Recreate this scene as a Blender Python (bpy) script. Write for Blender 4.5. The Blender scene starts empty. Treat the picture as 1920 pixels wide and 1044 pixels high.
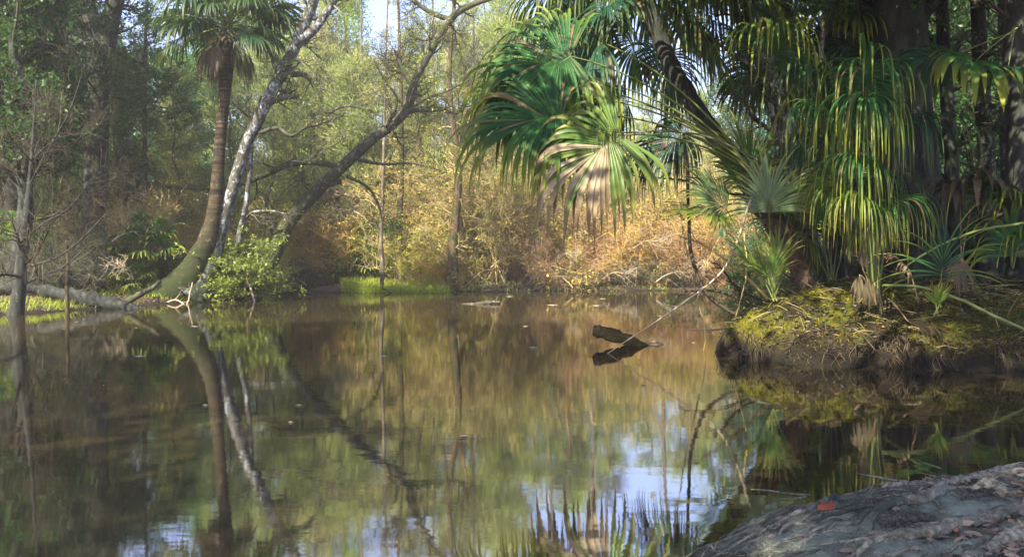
import bpy, math
import numpy as np
C = bpy.context.scene.collection
PI = math.pi
SUN=np.array([-.40,-.60,.66]); SUN/=np.linalg.norm(SUN)      # direction towards the sun
CAMH, FOC, HOR = 1.4, 1500.0, 493.0       # eye height above the water, focal length and horizon row of the 1920 px photograph

def P(px, py, Y):                          # a point of the photograph at the distance Y
    return np.array([(px-960)/FOC*Y, Y, CAMH-(py-HOR)/FOC*Y])
def PX(px, Y): return (px-960)/FOC*Y
def WY(py): return CAMH*FOC/(py-HOR)       # distance of a water-line row

# ------------------------------------------------------------------ mesh batches
def nrm(v): return v/np.maximum(np.linalg.norm(v, axis=-1, keepdims=True), 1e-9)
class MB:
    def __init__(s): s.V=[]; s.Q=[]; s.T=[]; s.QM=[]; s.TM=[]; s.A=[]; s.n=0
    def add(s, V, Q=None, T=None, mat=0, along=None):
        V = np.asarray(V, float).reshape(-1,3)
        s.V.append(V)
        s.A.append(np.zeros(len(V)) if along is None else np.asarray(along, float).reshape(-1))
        if Q is not None and len(Q): Q=np.asarray(Q).reshape(-1,4); s.Q.append(Q+s.n); s.QM.append(np.full(len(Q), mat))
        if T is not None and len(T): T=np.asarray(T).reshape(-1,3); s.T.append(T+s.n); s.TM.append(np.full(len(T), mat))
        s.n += len(V)
    def build(s, name, mats, parent=None, smooth=True):
        me = bpy.data.meshes.new(name)
        V = np.concatenate(s.V); A = np.concatenate(s.A)
        Q = np.concatenate(s.Q) if s.Q else np.zeros((0,4), int)
        T = np.concatenate(s.T) if s.T else np.zeros((0,3), int)
        M = np.concatenate((s.QM or [np.zeros(0,int)])+(s.TM or [np.zeros(0,int)])).astype(np.int32)
        loops = np.concatenate([Q.ravel(), T.ravel()]).astype(np.int32)
        starts = np.concatenate([np.arange(len(Q))*4, len(Q)*4+np.arange(len(T))*3]).astype(np.int32)
        me.vertices.add(len(V)); me.vertices.foreach_set('co', V.astype(np.float32).ravel())
        me.loops.add(len(loops)); me.loops.foreach_set('vertex_index', loops)
        me.polygons.add(len(starts)); me.polygons.foreach_set('loop_start', starts)
        if not isinstance(mats, (list, tuple)): mats=[mats]
        for m in mats: me.materials.append(m)
        me.polygons.foreach_set('material_index', M)
        me.polygons.foreach_set('use_smooth', np.full(len(starts), smooth))
        me.update(calc_edges=True)
        at = me.attributes.new('along', 'FLOAT', 'POINT'); at.data.foreach_set('value', A.astype(np.float32))
        o = bpy.data.objects.new(name, me); C.objects.link(o)
        if parent is not None: o.parent = parent; o.location = -parent.location if parent.get('world_parts') else (0,0,0)
        return o

def tubes(mb, Pts, R, sides=3, mat=0, rough=0, rng=None, tip=True):
    Pts=np.asarray(Pts,float); R=np.asarray(R,float)
    if Pts.ndim==2: Pts=Pts[None]; R=R[None]
    M,K,_=Pts.shape
    if M==0: return
    T=np.empty_like(Pts); T[:,1:-1]=Pts[:,2:]-Pts[:,:-2]; T[:,0]=Pts[:,1]-Pts[:,0]; T[:,-1]=Pts[:,-1]-Pts[:,-2]; T=nrm(T)
    ref=np.where(np.abs(T[:,0,2:3])>.9, np.array([[1.,.2,0]]), np.array([[0,0,1.]]))
    N=nrm(np.cross(T[:,0],ref)); V=np.empty((M,K,sides,3)); a=np.arange(sides)*2*PI/sides
    for k in range(K):
        N=nrm(N-(N*T[:,k]).sum(-1,keepdims=True)*T[:,k]); B=np.cross(T[:,k],N)
        rr=R[:,k,None]*np.ones((1,sides))
        if rough: rr=rr*(1+rough*(rng.random((M,sides))-.5))
        V[:,k]=Pts[:,k,None]+rr[...,None]*(np.cos(a)[None,:,None]*N[:,None]+np.sin(a)[None,:,None]*B[:,None])
    idx=np.arange(M*K*sides).reshape(M,K,sides); nx=np.roll(idx,-1,2)
    Q=np.stack([idx[:,:-1],nx[:,:-1],nx[:,1:],idx[:,1:]],-1).reshape(-1,4)
    al=np.broadcast_to(np.linspace(0,1,K)[None,:,None],(M,K,sides))
    mb.add(V,Q,mat=mat,along=al)
    if sides==3: mb.T.append((idx[:,-1]).reshape(-1,3)+mb.n-M*K*sides); mb.TM.append(np.full(M,mat))
    elif tip:
        b0=mb.n-M*K*sides
        for end in (0,-1):
            c=mb.n; mb.add(Pts[:,end])
            i0=idx[:,end]+b0; i1=np.roll(i0,-1,1); cc=np.repeat(np.arange(M)[:,None]+c,sides,1)
            mb.T.append(np.stack([i0,i1,cc],-1).reshape(-1,3)); mb.TM.append(np.full(M*sides,mat))

def curve(pts, rads, k=24):
    p=np.asarray(pts,float); r=np.asarray(rads,float); n=len(p)
    q=np.vstack([2*p[0]-p[1],p,2*p[-1]-p[-2]]); t=np.linspace(0,n-1-1e-6,k); i=t.astype(int); f=(t-i)[:,None]
    a,b,c,d=q[i],q[i+1],q[i+2],q[i+3]
    return .5*((2*b)+(c-a)*f+(2*a-5*b+4*c-d)*f*f+(3*b-a-3*c+d)*f**3), np.interp(t,np.arange(n),r)

def grow(PP, RR, n, t0, t1, ang, L, K, wig, up, rr, rng, lv=.4, tip=.25, taper=.5, bias=None):
    M,KP,_=PP.shape; N=M*n; ii=np.repeat(np.arange(M),n); t=t0+(t1-t0)*rng.random(N); x=t*(KP-1); i=np.minimum(x.astype(int),KP-2); f=(x-i)[:,None]
    p0=PP[ii,i]*(1-f)+PP[ii,i+1]*f; r0=(RR[ii,i]*(1-f[:,0])+RR[ii,i+1]*f[:,0])*rr
    tan=nrm(PP[ii,i+1]-PP[ii,i]); per=nrm(np.cross(tan,rng.normal(size=(N,3)))); a=ang*(.6+.8*rng.random(N))[:,None]
    d=np.cos(a)*tan+np.sin(a)*per
    if bias is not None: d=d+np.asarray(bias)
    d=nrm(d); ln=(L*(1-taper*t)*(1-lv+2*lv*rng.random(N)))[:,None]
    out=np.empty((N,K,3)); out[:,0]=p0
    for k in range(1,K):
        d=nrm(d+wig*rng.normal(size=(N,3))+np.array([0,0,up])); out[:,k]=out[:,k-1]+d*ln/(K-1)
    return out, r0[:,None]*np.linspace(1,tip,K)[None]

def leaves(mb, PP, per, size, rng, mat=0, jit=.06, t0=.2, asp=.45, droop=0., sv=.5):
    M,K,_=PP.shape; N=int(M*per); ii=rng.integers(0,M,N); x=(t0+(1-t0)*rng.random(N))*(K-1); i=np.minimum(x.astype(int),K-2); f=(x-i)[:,None]
    c=PP[ii,i]*(1-f)+PP[ii,i+1]*f+rng.normal(size=(N,3))*jit
    u=nrm(rng.normal(size=(N,3))+np.array([0,0,-droop])); v=nrm(np.cross(u,rng.normal(size=(N,3)))); w=np.cross(u,v)
    s=(size*(1-sv+2*sv*rng.random(N)))[:,None]
    V=np.stack([c,c+u*s*.45+v*s*asp*.5+w*s*.06,c+u*s,c+u*s*.45-v*s*asp*.5+w*s*.06],1)
    mb.add(V,np.arange(N*4).reshape(N,4),mat=mat)

# ------------------------------------------------------------------ value noise
def h2(i,j,s): 
    v=np.sin(i*127.1+j*311.7+s*74.7)*43758.5453; return v-np.floor(v)
def vn(x,y,s=0):
    i=np.floor(x); j=np.floor(y); f=x-i; g=y-j; f=f*f*(3-2*f); g=g*g*(3-2*g)
    return (h2(i,j,s)*(1-f)+h2(i+1,j,s)*f)*(1-g)+(h2(i,j+1,s)*(1-f)+h2(i+1,j+1,s)*f)*g
def fbm(x,y,s=0,o=4):
    r=0;a=.5
    for k in range(o): r=r+a*(vn(x,y,s+k)-.5)*2; x=x*2.03; y=y*2.03; a*=.5
    return r
def sdf(x,y,poly):                         # positive inside
    d=np.full(x.shape,1e9); ins=np.zeros(x.shape,bool); n=len(poly)
    for k in range(n):
        ax,ay=poly[k]; bx,by=poly[(k+1)%n]; ex,ey=bx-ax,by-ay
        t=np.clip(((x-ax)*ex+(y-ay)*ey)/(ex*ex+ey*ey),0,1); d=np.minimum(d,np.hypot(x-ax-t*ex,y-ay-t*ey))
        c=((ay>y)!=(by>y))&(x<(bx-ax)*(y-ay)/(by-ay+1e-12)+ax); ins^=c
    return np.where(ins,d,-d)

# ------------------------------------------------------------------ materials
def hexmix(nt, fac, cols):
    r=nt.nodes.new('ShaderNodeValToRGB'); e=r.color_ramp.elements
    while len(e)<len(cols): e.new(.5)
    for k,c in enumerate(cols): e[k].position=k/(len(cols)-1); e[k].color=(*c,1)
    nt.links.new(fac,r.inputs[0]); return r.outputs[0]
def noise(nt, scale, detail=4, rough=.6, coord=None, stretch=None, kind='ShaderNodeTexNoise'):
    t=nt.nodes.new(kind); t.inputs['Scale'].default_value=scale
    if kind=='ShaderNodeTexNoise': t.inputs['Detail'].default_value=detail; t.inputs['Roughness'].default_value=rough
    if coord is None: coord=nt.nodes.new('ShaderNodeNewGeometry').outputs['Position']
    if stretch:
        m=nt.nodes.new('ShaderNodeMapping'); m.inputs['Scale'].default_value=stretch; nt.links.new(coord,m.inputs[0]); coord=m.outputs[0]
    nt.links.new(coord,t.inputs['Vector']); return t
def mixc(nt, fac, a, b):
    m=nt.nodes.new('ShaderNodeMix'); m.data_type='RGBA'
    for s,v in ((m.inputs[0],fac),(m.inputs[6],a),(m.inputs[7],b)):
        if isinstance(v,(int,float)): s.default_value=v
        elif isinstance(v,tuple): s.default_value=(*v,1)
        else: nt.links.new(v,s)
    return m.outputs[2]
def mat(name):
    m=bpy.data.materials.new(name); m.use_nodes=True; nt=m.node_tree; return m,nt,nt.nodes['Principled BSDF'],nt.nodes['Material Output']
def sharpen(nt, v, lo, hi):
    r=nt.nodes.new('ShaderNodeMapRange'); r.inputs[1].default_value=lo; r.inputs[2].default_value=hi; nt.links.new(v,r.inputs[0]); return r.outputs[0]

def leafmat(name, cols, transl=.35, rough=.5, patch=None, pscale=.25, tipcol=None, brown=None, spec=.4):
    m,nt,b,out=mat(name); g=nt.nodes.new('ShaderNodeNewGeometry')
    col=hexmix(nt,g.outputs['Random Per Island'],cols)
    if patch is not None:
        n=noise(nt,pscale,3,.5); col=mixc(nt,sharpen(nt,n.outputs[0],.42,.62),col,hexmix(nt,g.outputs['Random Per Island'],patch))
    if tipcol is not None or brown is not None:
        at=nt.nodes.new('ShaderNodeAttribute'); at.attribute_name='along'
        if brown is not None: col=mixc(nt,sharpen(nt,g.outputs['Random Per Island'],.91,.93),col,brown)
        if tipcol is not None: col=mixc(nt,sharpen(nt,at.outputs['Fac'],.45,1.),col,tipcol)  # on green fronds this paints in the yellow glow of backlit tips
    nt.links.new(col,b.inputs['Base Color']); b.inputs['Roughness'].default_value=rough; b.inputs['Specular IOR Level'].default_value=spec
    if transl:
        t=nt.nodes.new('ShaderNodeBsdfTranslucent'); ms=nt.nodes.new('ShaderNodeMixShader'); ms.inputs[0].default_value=transl
        tc=mixc(nt,.22,col,(.30,.45,.04)); nt.links.new(tc,t.inputs[0])
        nt.links.new(b.outputs[0],ms.inputs[1]); nt.links.new(t.outputs[0],ms.inputs[2]); nt.links.new(ms.outputs[0],out.inputs[0])
    return m
def bark(name, cols, scale=6, stretch=(1,1,.25), lichen=None, lamt=(.56,.62), lscale=5, moss=None, bump=.6, isl=False, band=0, mossz=None):
    m,nt,b,out=mat(name); tc=nt.nodes.new('ShaderNodeTexCoord').outputs['Object']
    n=noise(nt,scale,6,.65,tc,stretch); col=hexmix(nt,sharpen(nt,n.outputs[0],.3,.7),cols)
    if isl:
        g=nt.nodes.new('ShaderNodeNewGeometry'); col=hexmix(nt,g.outputs['Random Per Island'],cols)
    hgt=n.outputs[0]
    if band:
        w=noise(nt,band,2,.5,tc,(.15,.15,3)); col=mixc(nt,sharpen(nt,w.outputs[0],.45,.6),col,tuple(c*.8 for c in cols[0]))
    if lichen is not None:
        l=noise(nt,lscale,5,.75,tc,(1,1,.7)); col=mixc(nt,sharpen(nt,l.outputs[0],*lamt),col,lichen)
    if moss is not None:
        mn=noise(nt,1.3,5,.7,tc); f=sharpen(nt,mn.outputs[0],.45,.6)
        if mossz is not None:
            sx=nt.nodes.new('ShaderNodeSeparateXYZ'); gp=nt.nodes.new('ShaderNodeNewGeometry'); nt.links.new(gp.outputs['Position'],sx.inputs[0])
            zz=sharpen(nt,sx.outputs[2],mossz[1],mossz[0]); mm=nt.nodes.new('ShaderNodeMath'); mm.operation='MULTIPLY'; nt.links.new(zz,mm.inputs[0])
            ff=sharpen(nt,mn.outputs[0],.3,.5); nt.links.new(ff,mm.inputs[1]); f=mm.outputs[0]
        col=mixc(nt,f,col,moss)
    nt.links.new(col,b.inputs['Base Color']); b.inputs['Roughness'].default_value=.9; b.inputs['Specular IOR Level'].default_value=.2
    if bump:
        bp=nt.nodes.new('ShaderNodeBump'); bp.inputs['Strength'].default_value=bump; bp.inputs['Distance'].default_value=.05
        nt.links.new(hgt,bp.inputs['Height']); nt.links.new(bp.outputs[0],b.inputs['Normal'])
    return m

M={}
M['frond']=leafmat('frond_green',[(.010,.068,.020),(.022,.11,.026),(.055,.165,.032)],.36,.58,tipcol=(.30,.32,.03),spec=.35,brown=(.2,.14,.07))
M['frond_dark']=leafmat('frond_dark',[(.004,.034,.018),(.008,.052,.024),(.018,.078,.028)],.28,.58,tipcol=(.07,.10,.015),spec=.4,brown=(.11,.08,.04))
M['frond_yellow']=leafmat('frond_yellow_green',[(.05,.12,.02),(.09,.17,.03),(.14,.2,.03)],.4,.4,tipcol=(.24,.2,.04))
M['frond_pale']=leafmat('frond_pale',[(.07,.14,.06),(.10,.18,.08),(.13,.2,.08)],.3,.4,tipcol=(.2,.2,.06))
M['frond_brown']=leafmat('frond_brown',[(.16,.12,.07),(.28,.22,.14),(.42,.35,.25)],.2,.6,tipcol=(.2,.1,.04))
M['frond_dead']=leafmat('frond_dead',[(.05,.04,.025),(.09,.07,.04),(.14,.1,.06)],.15,.7)
M['petiole']=leafmat('petiole_green',[(.09,.13,.03),(.14,.17,.04),(.1,.15,.05)],0,.4)
M['petiole_brown']=leafmat('petiole_brown',[(.14,.09,.05),(.2,.14,.08),(.24,.17,.1)],0,.7)
M['bark_palm']=bark('bark_palm',[(.02,.016,.011),(.055,.04,.026),(.11,.078,.05)],7,(1,1,1.4),moss=(.02,.03,.008),mossz=(.8,3.6),band=4,lichen=(.2,.18,.14),lamt=(.6,.68))
M['bark_boots']=bark('bark_boots',[(.03,.02,.015),(.09,.06,.04),(.16,.12,.09)],8,(1,1,1),isl=False)
M['bark_lichen']=bark('bark_lichen',[(.025,.022,.018),(.06,.055,.045),(.12,.11,.09)],5,(1,1,.5),lichen=(.30,.33,.37),lamt=(.51,.60),lscale=5.5,moss=(.02,.03,.008),mossz=(1.0,3.6))
M['bark_oak']=bark('bark_oak',[(.018,.017,.013),(.05,.046,.036),(.12,.11,.085)],6,(1,1,.4),lichen=(.24,.26,.18),lamt=(.57,.66),lscale=7,moss=(.045,.06,.018))
M['bark_brown']=bark('bark_brown',[(.035,.025,.016),(.08,.055,.034),(.14,.10,.065)],9,(1,1,.2),lichen=(.18,.17,.12),lamt=(.62,.7),lscale=4,moss=(.03,.04,.012))
M['bark_dark']=bark('bark_dark',[(.012,.014,.013),(.035,.038,.035),(.07,.075,.065)],7,(1,1,.35),lichen=(.16,.18,.16),lamt=(.6,.7),lscale=5)
M['bark_cypress']=bark('bark_cypress',[(.07,.04,.022),(.15,.09,.05),(.26,.17,.1)],9,(1,1,.12),lichen=(.3,.26,.18),lamt=(.62,.7),lscale=4)
M['bark_grey']=bark('bark_grey',[(.05,.04,.03),(.11,.09,.07),(.2,.17,.13)],7,(1,1,.3),lichen=(.4,.4,.36),lamt=(.6,.68),lscale=3)
M['bark_snag']=bark('bark_snag',[(.04,.028,.014),(.11,.08,.04),(.2,.15,.08)],9,(1,1,1),moss=(.06,.06,.01))
M['root']=bark('root_bark',[(.06,.06,.045),(.28,.28,.23),(.55,.55,.46)],34,(1,1,1),bump=1.0,moss=(.07,.085,.07))
M['twig_tan']=bark('twig_tan',[(.15,.12,.05),(.30,.24,.10),(.52,.43,.22)],4,isl=True,bump=0)
M['twig_olive']=bark('twig_olive',[(.10,.13,.04),(.19,.23,.07),(.33,.36,.14)],4,isl=True,bump=0)
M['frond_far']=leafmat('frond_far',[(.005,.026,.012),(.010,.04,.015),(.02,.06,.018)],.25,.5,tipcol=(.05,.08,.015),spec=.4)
M['twig_red']=bark('twig_red',[(.22,.12,.07),(.36,.22,.13),(.5,.36,.24)],4,isl=True,bump=0)
M['twig_orange']=bark('twig_orange',[(.28,.19,.06),(.42,.31,.10),(.54,.43,.17)],4,isl=True,bump=0)
M['twig_grey']=bark('twig_grey',[(.045,.05,.03),(.10,.105,.065),(.19,.19,.13)],4,isl=True,bump=0)
M['root_brown']=bark('root_brown',[(.03,.022,.014),(.07,.052,.034),(.13,.10,.07)],4,isl=True,bump=0)
M['twig_dark']=bark('twig_dark',[(.025,.022,.015),(.05,.042,.03),(.1,.085,.06)],4,isl=True,bump=0)
M['twig_pale']=bark('twig_pale',[(.25,.2,.14),(.38,.31,.22),(.5,.42,.32)],4,isl=True,bump=0)
M['leaf_yellow']=leafmat('leaf_yellow',[(.26,.34,.015),(.44,.50,.025),(.6,.6,.05)],.5,patch=[(.36,.42,.03),(.52,.55,.05)],pscale=.12)
M['leaf_olive']=leafmat('leaf_olive',[(.08,.19,.012),(.18,.32,.02),(.33,.45,.03)],.5,patch=[(.30,.36,.02),(.48,.50,.04)],pscale=.15)
M['leaf_green']=leafmat('leaf_green',[(.02,.10,.012),(.05,.18,.018),(.11,.26,.025)],.45,patch=[(.015,.12,.05),(.04,.18,.07)],pscale=.2)
M['leaf_teal']=leafmat('leaf_teal',[(.005,.075,.045),(.012,.125,.07),(.035,.18,.075)],.4)
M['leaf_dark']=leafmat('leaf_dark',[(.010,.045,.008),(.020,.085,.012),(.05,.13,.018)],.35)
M['leaf_orange']=leafmat('leaf_orange',[(.40,.17,.02),(.55,.28,.03),(.6,.38,.07)],.4)
M['leaf_gold']=leafmat('leaf_gold',[(.46,.27,.05),(.6,.40,.08),(.68,.52,.16)],.45,patch=[(.4,.38,.04),(.5,.5,.06)],pscale=.3)
M['leaf_bush']=leafmat('leaf_bush',[(.10,.15,.018),(.18,.24,.03),(.32,.34,.05)],.4)
M['grass']=leafmat('grass',[(.2,.3,.025),(.32,.44,.04),(.46,.52,.06)],.5,tipcol=(.38,.36,.08))
M['grass_dark']=leafmat('grass_dark',[(.02,.04,.008),(.045,.07,.012),(.09,.1,.02)],.3)
M['litter_pale']=leafmat('leaf_litter_pale',[(.08,.06,.045),(.19,.155,.12),(.32,.27,.21),(.12,.07,.045)],.1,.7)
M['moss']=leafmat('moss_tuft',[(.09,.10,.008),(.20,.19,.01),(.34,.28,.015)],.3,.9,spec=.1)
M['litter']=leafmat('leaf_litter',[(.03,.024,.018),(.08,.065,.05),(.17,.15,.12),(.07,.045,.028)],.1,.7)
M['litter_red']=leafmat('leaf_litter_red',[(.1,.04,.02),(.22,.12,.06),(.3,.18,.1)],.15,.7)
M['orange_leaf']=leafmat('orange_leaf',[(.15,.032,.01),(.19,.045,.012)],.1,.5)

# ground: leaf mould, mud
def groundmat(name, cols, scale=1.2, bump=.5, extra=None, wetz=.12, detail=8):
    m,nt,b,out=mat(name)
    n=noise(nt,scale,detail,.68); n2=noise(nt,scale*9,6,.7)
    col=hexmix(nt,sharpen(nt,n.outputs[0],.3,.7),cols); col=mixc(nt,sharpen(nt,n2.outputs[0],.35,.75),tuple(c*.5 for c in cols[0]),col)
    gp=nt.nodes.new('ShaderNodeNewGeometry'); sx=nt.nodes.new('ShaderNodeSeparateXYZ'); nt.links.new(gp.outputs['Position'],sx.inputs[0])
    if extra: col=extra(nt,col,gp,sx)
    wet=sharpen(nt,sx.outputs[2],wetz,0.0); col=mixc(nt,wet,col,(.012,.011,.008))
    nt.links.new(col,b.inputs['Base Color']); b.inputs['Roughness'].default_value=.9; b.inputs['Specular IOR Level'].default_value=.2
    bp=nt.nodes.new('ShaderNodeBump'); bp.inputs['Strength'].default_value=bump; bp.inputs['Distance'].default_value=.05
    nt.links.new(n2.outputs[0],bp.inputs['Height']); nt.links.new(bp.outputs[0],b.inputs['Normal']); return m
def mossy(nt,col,gp,sx):
    n=noise(nt,1.1,6,.65); s2=nt.nodes.new('ShaderNodeSeparateXYZ'); nt.links.new(gp.outputs['Normal'],s2.inputs[0])
    a=sharpen(nt,n.outputs[0],.42,.56); b=sharpen(nt,s2.outputs[2],.35,.75); xr=sharpen(nt,sx.outputs[0],7.5,4.2)
    m1=nt.nodes.new('ShaderNodeMath'); m1.operation='MULTIPLY'; nt.links.new(a,m1.inputs[0]); nt.links.new(b,m1.inputs[1])
    m2=nt.nodes.new('ShaderNodeMath'); m2.operation='MULTIPLY_ADD'; m2.inputs[2].default_value=0; nt.links.new(m1.outputs[0],m2.inputs[0]); nt.links.new(xr,m2.inputs[1])
    n3=noise(nt,14,4,.7); mc=hexmix(nt,n3.outputs[0],[(.04,.045,.006),(.13,.12,.01),(.27,.22,.02)])
    c=mixc(nt,m1.outputs[0],col,(.03,.045,.01)); return mixc(nt,m2.outputs[0],c,mc)
def sandy(nt,col,gp,sx):
    n=noise(nt,2.2,6,.7); return mixc(nt,sharpen(nt,n.outputs[0],.46,.62),col,(.34,.42,.35))
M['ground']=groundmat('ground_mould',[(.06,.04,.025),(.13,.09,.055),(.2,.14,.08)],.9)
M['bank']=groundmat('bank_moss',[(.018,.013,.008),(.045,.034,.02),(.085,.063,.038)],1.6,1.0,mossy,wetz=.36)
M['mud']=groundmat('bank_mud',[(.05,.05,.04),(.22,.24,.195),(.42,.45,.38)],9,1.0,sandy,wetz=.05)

m,nt,b,out=mat('water'); M['water']=m
b.inputs['Base Color'].default_value=(.028,.022,.011,1); b.inputs['Roughness'].default_value=.03; b.inputs['IOR'].default_value=6.0
n1=noise(nt,1.0,3,.55,stretch=(1.1,2.4,1)); n2=noise(nt,7.0,3,.6,stretch=(1.0,2.2,1))
ad=nt.nodes.new('ShaderNodeMath'); ad.operation='MULTIPLY_ADD'; ad.inputs[1].default_value=.12; nt.links.new(n2.outputs[0],ad.inputs[0]); nt.links.new(n1.outputs[0],ad.inputs[2])
bp=nt.nodes.new('ShaderNodeBump'); bp.inputs['Strength'].default_value=.012; bp.inputs['Distance'].default_value=.12
nt.links.new(ad.outputs[0],bp.inputs['Height']); nt.links.new(bp.outputs[0],b.inputs['Normal'])

# ------------------------------------------------------------------ object helpers
def thing(name, label, cat, loc=(0,0,0), group=None, world=True):
    o=bpy.data.objects.new(name,None); C.objects.link(o); o.location=loc; o.empty_display_size=.2
    o['label']=label; o['category']=cat
    if group: o['group']=group
    if world: o['world_parts']=1
    return o
def tag(o,label,cat,group=None):
    o['label']=label; o['category']=cat
    if group: o['group']=group
    return o
def struct(name, mb, m, kind='structure'):
    o=mb.build(name,m); o['kind']=kind; return o
def dup(root, loc, rz=0, sc=1., label=None, tilt=(0,0)):
    r=root.copy(); C.objects.link(r); r.location=loc; r.rotation_euler=(tilt[0],tilt[1],rz); r.scale=(sc,)*3 if not hasattr(sc,'__len__') else sc
    if label: r['label']=label
    for ch in list(root.children):
        c=ch.copy(); C.objects.link(c); c.parent=r
        for g in ch.children:
            d=g.copy(); C.objects.link(d); d.parent=c
    return r
class Kind:                                 # first use moves the original, then copies
    def __init__(s, root): s.root=root; s.used=False
    def put(s, loc, rz=0, sc=1., label=None, tilt=(0,0)):
        if not s.used:
            s.used=True; r=s.root; r.location=loc; r.rotation_euler=(tilt[0],tilt[1],rz); r.scale=(sc,)*3 if not hasattr(sc,'__len__') else sc
            if label: r['label']=label
            return r
        return dup(s.root,loc,rz,sc,label,tilt)

# ------------------------------------------------------------------ terrain
RIGHT=[(3.2,12.3),(3.35,11.5),(3.9,11.0),(4.7,10.85),(5.4,10.55),(6.6,10.35),(8,10.2),(12,9.6),(30,9),(60,30),(60,46),(20,46),(14,34),(10,26),(7,19),(5.0,15.8),(3.9,14.2),(3.4,13.2)]
LEFT=[(-60,8),(-16.5,19.4),(-14.2,20.9),(-13.0,22.8),(-12.4,25.0),(-11.6,27.4),(-10.4,29.8),(-9.9,32),(-10.6,35),(-12.8,39),(-14,46),(-60,46)]
NEAR=[(.5,3.0),(.83,3.80),(1.3,4.38),(2.15,4.8),(3.0,5.05),(4.2,5.3),(7,5.6),(14,5.2),(30,0),(30,-30),(-30,-30),(-30,-3),(-4,-.8),(-.3,1.2)]
def z_right(x,y):
    d=sdf(x,y,RIGHT)+.12*fbm(x*1.7,y*1.7,3)+.12*fbm(x*5,y*5,9,3)
    lip=np.clip((8.5-x)/3,.25,1)
    z=(.20+.14*fbm(x*2.2,y*2.2,8,3))*lip*np.clip(d/.09,0,1)+1.08*(1-np.exp(-np.maximum(d,0)/1.15))+.14*fbm(x*1.3,y*1.3,5)*np.clip(d,0,1)+.07*fbm(x*6,y*6,6,4)*np.clip(d*4,0,1)
    return np.where(d>0,z,np.maximum(d*2.5,-.7))
def z_near(x,y):
    d=sdf(x,y,NEAR)+.05*fbm(x*3,y*3,13)
    z=.30*(1-np.exp(-np.maximum(d,0)/.45))+.05*fbm(x*2.5,y*2.5,15)*np.clip(d*2,0,1)+.022*fbm(x*9,y*9,16,5)+.007*fbm(x*34,y*34,19,3)+.045*((1-np.abs(fbm((x*.95+y*.3)*1.3,(y*.95-x*.3)*7,18,4))*2.2)-.6)*np.clip(d*4,0,1)
    return np.where(d>0,z,np.maximum(d*1.2,-.7))
def z_left(x,y):
    d=sdf(x,y,LEFT)+.25*fbm(x*.8,y*.8,23); z=.45*(1-np.exp(-np.maximum(d,0)/2.2))+.1*fbm(x*.7,y*.7,25)*np.clip(d,0,1); return np.where(d>0,z,np.maximum(d*.5,-.7))
def z_far(x,y):
    d=y-(40+.9*fbm(x*.35,x*0+2.,31)*1.5-np.clip(np.abs(x+5)-5.5,-1.2,0)*-1.0)
    z=.30*(1-np.exp(-np.maximum(d,0)/1.2))+.012*np.maximum(d,0)+.12*fbm(x*.4,y*.4,35)*np.clip(d,0,1); return np.where(d>0,z,np.maximum(d*.5,-.7))
def ground_z(x,y):
    x=np.asarray(x,float); y=np.asarray(y,float)
    return np.maximum(np.maximum(z_left(x,y),z_far(x,y)),np.maximum(z_right(x,y),z_near(x,y)))
def gz(x,y): return float(ground_z(np.array([x]),np.array([y]))[0])
def grid(xs,ys,fn,name,m):
    X,Y=np.meshgrid(xs,ys); Z=fn(X,Y); nx,ny=len(xs),len(ys); i=np.arange(nx*ny).reshape(ny,nx)
    mb=MB(); mb.add(np.stack([X,Y,Z],-1),np.stack([i[:-1,:-1],i[:-1,1:],i[1:,1:],i[1:,:-1]],-1)); return struct(name,mb,m)
def sheet(x,y):
    dr=np.where((x<15.5)&(y<21.5),.3,0); dn=np.where((x>-.5)&(x<5.5)&(y>1.6)&(y<6.5),.2,0)
    return np.maximum(np.maximum(z_left(x,y),z_far(x,y)),np.maximum(z_right(x,y)-dr,z_near(x,y)-dn))-.002
ext=lambda a,b,s,far: np.concatenate([-far[::-1]+a if a<0 else a-far[::-1],np.arange(a,b,s),b+far])
fr=np.array([1,3,7,15,30,60,110.])
grid(ext(-34,34,.35,fr),ext(-12,62,.35,fr),sheet,'ground',M['ground'])
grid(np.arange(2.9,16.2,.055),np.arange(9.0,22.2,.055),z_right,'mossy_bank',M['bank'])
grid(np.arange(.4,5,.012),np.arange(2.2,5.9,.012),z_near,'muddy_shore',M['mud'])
mb=MB(); s=140.; mb.add([(-s,-60,0),(s,-60,0),(s,70,0),(-s,70,0)],[(0,1,2,3)]); struct('water',mb,M['water'])

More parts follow.
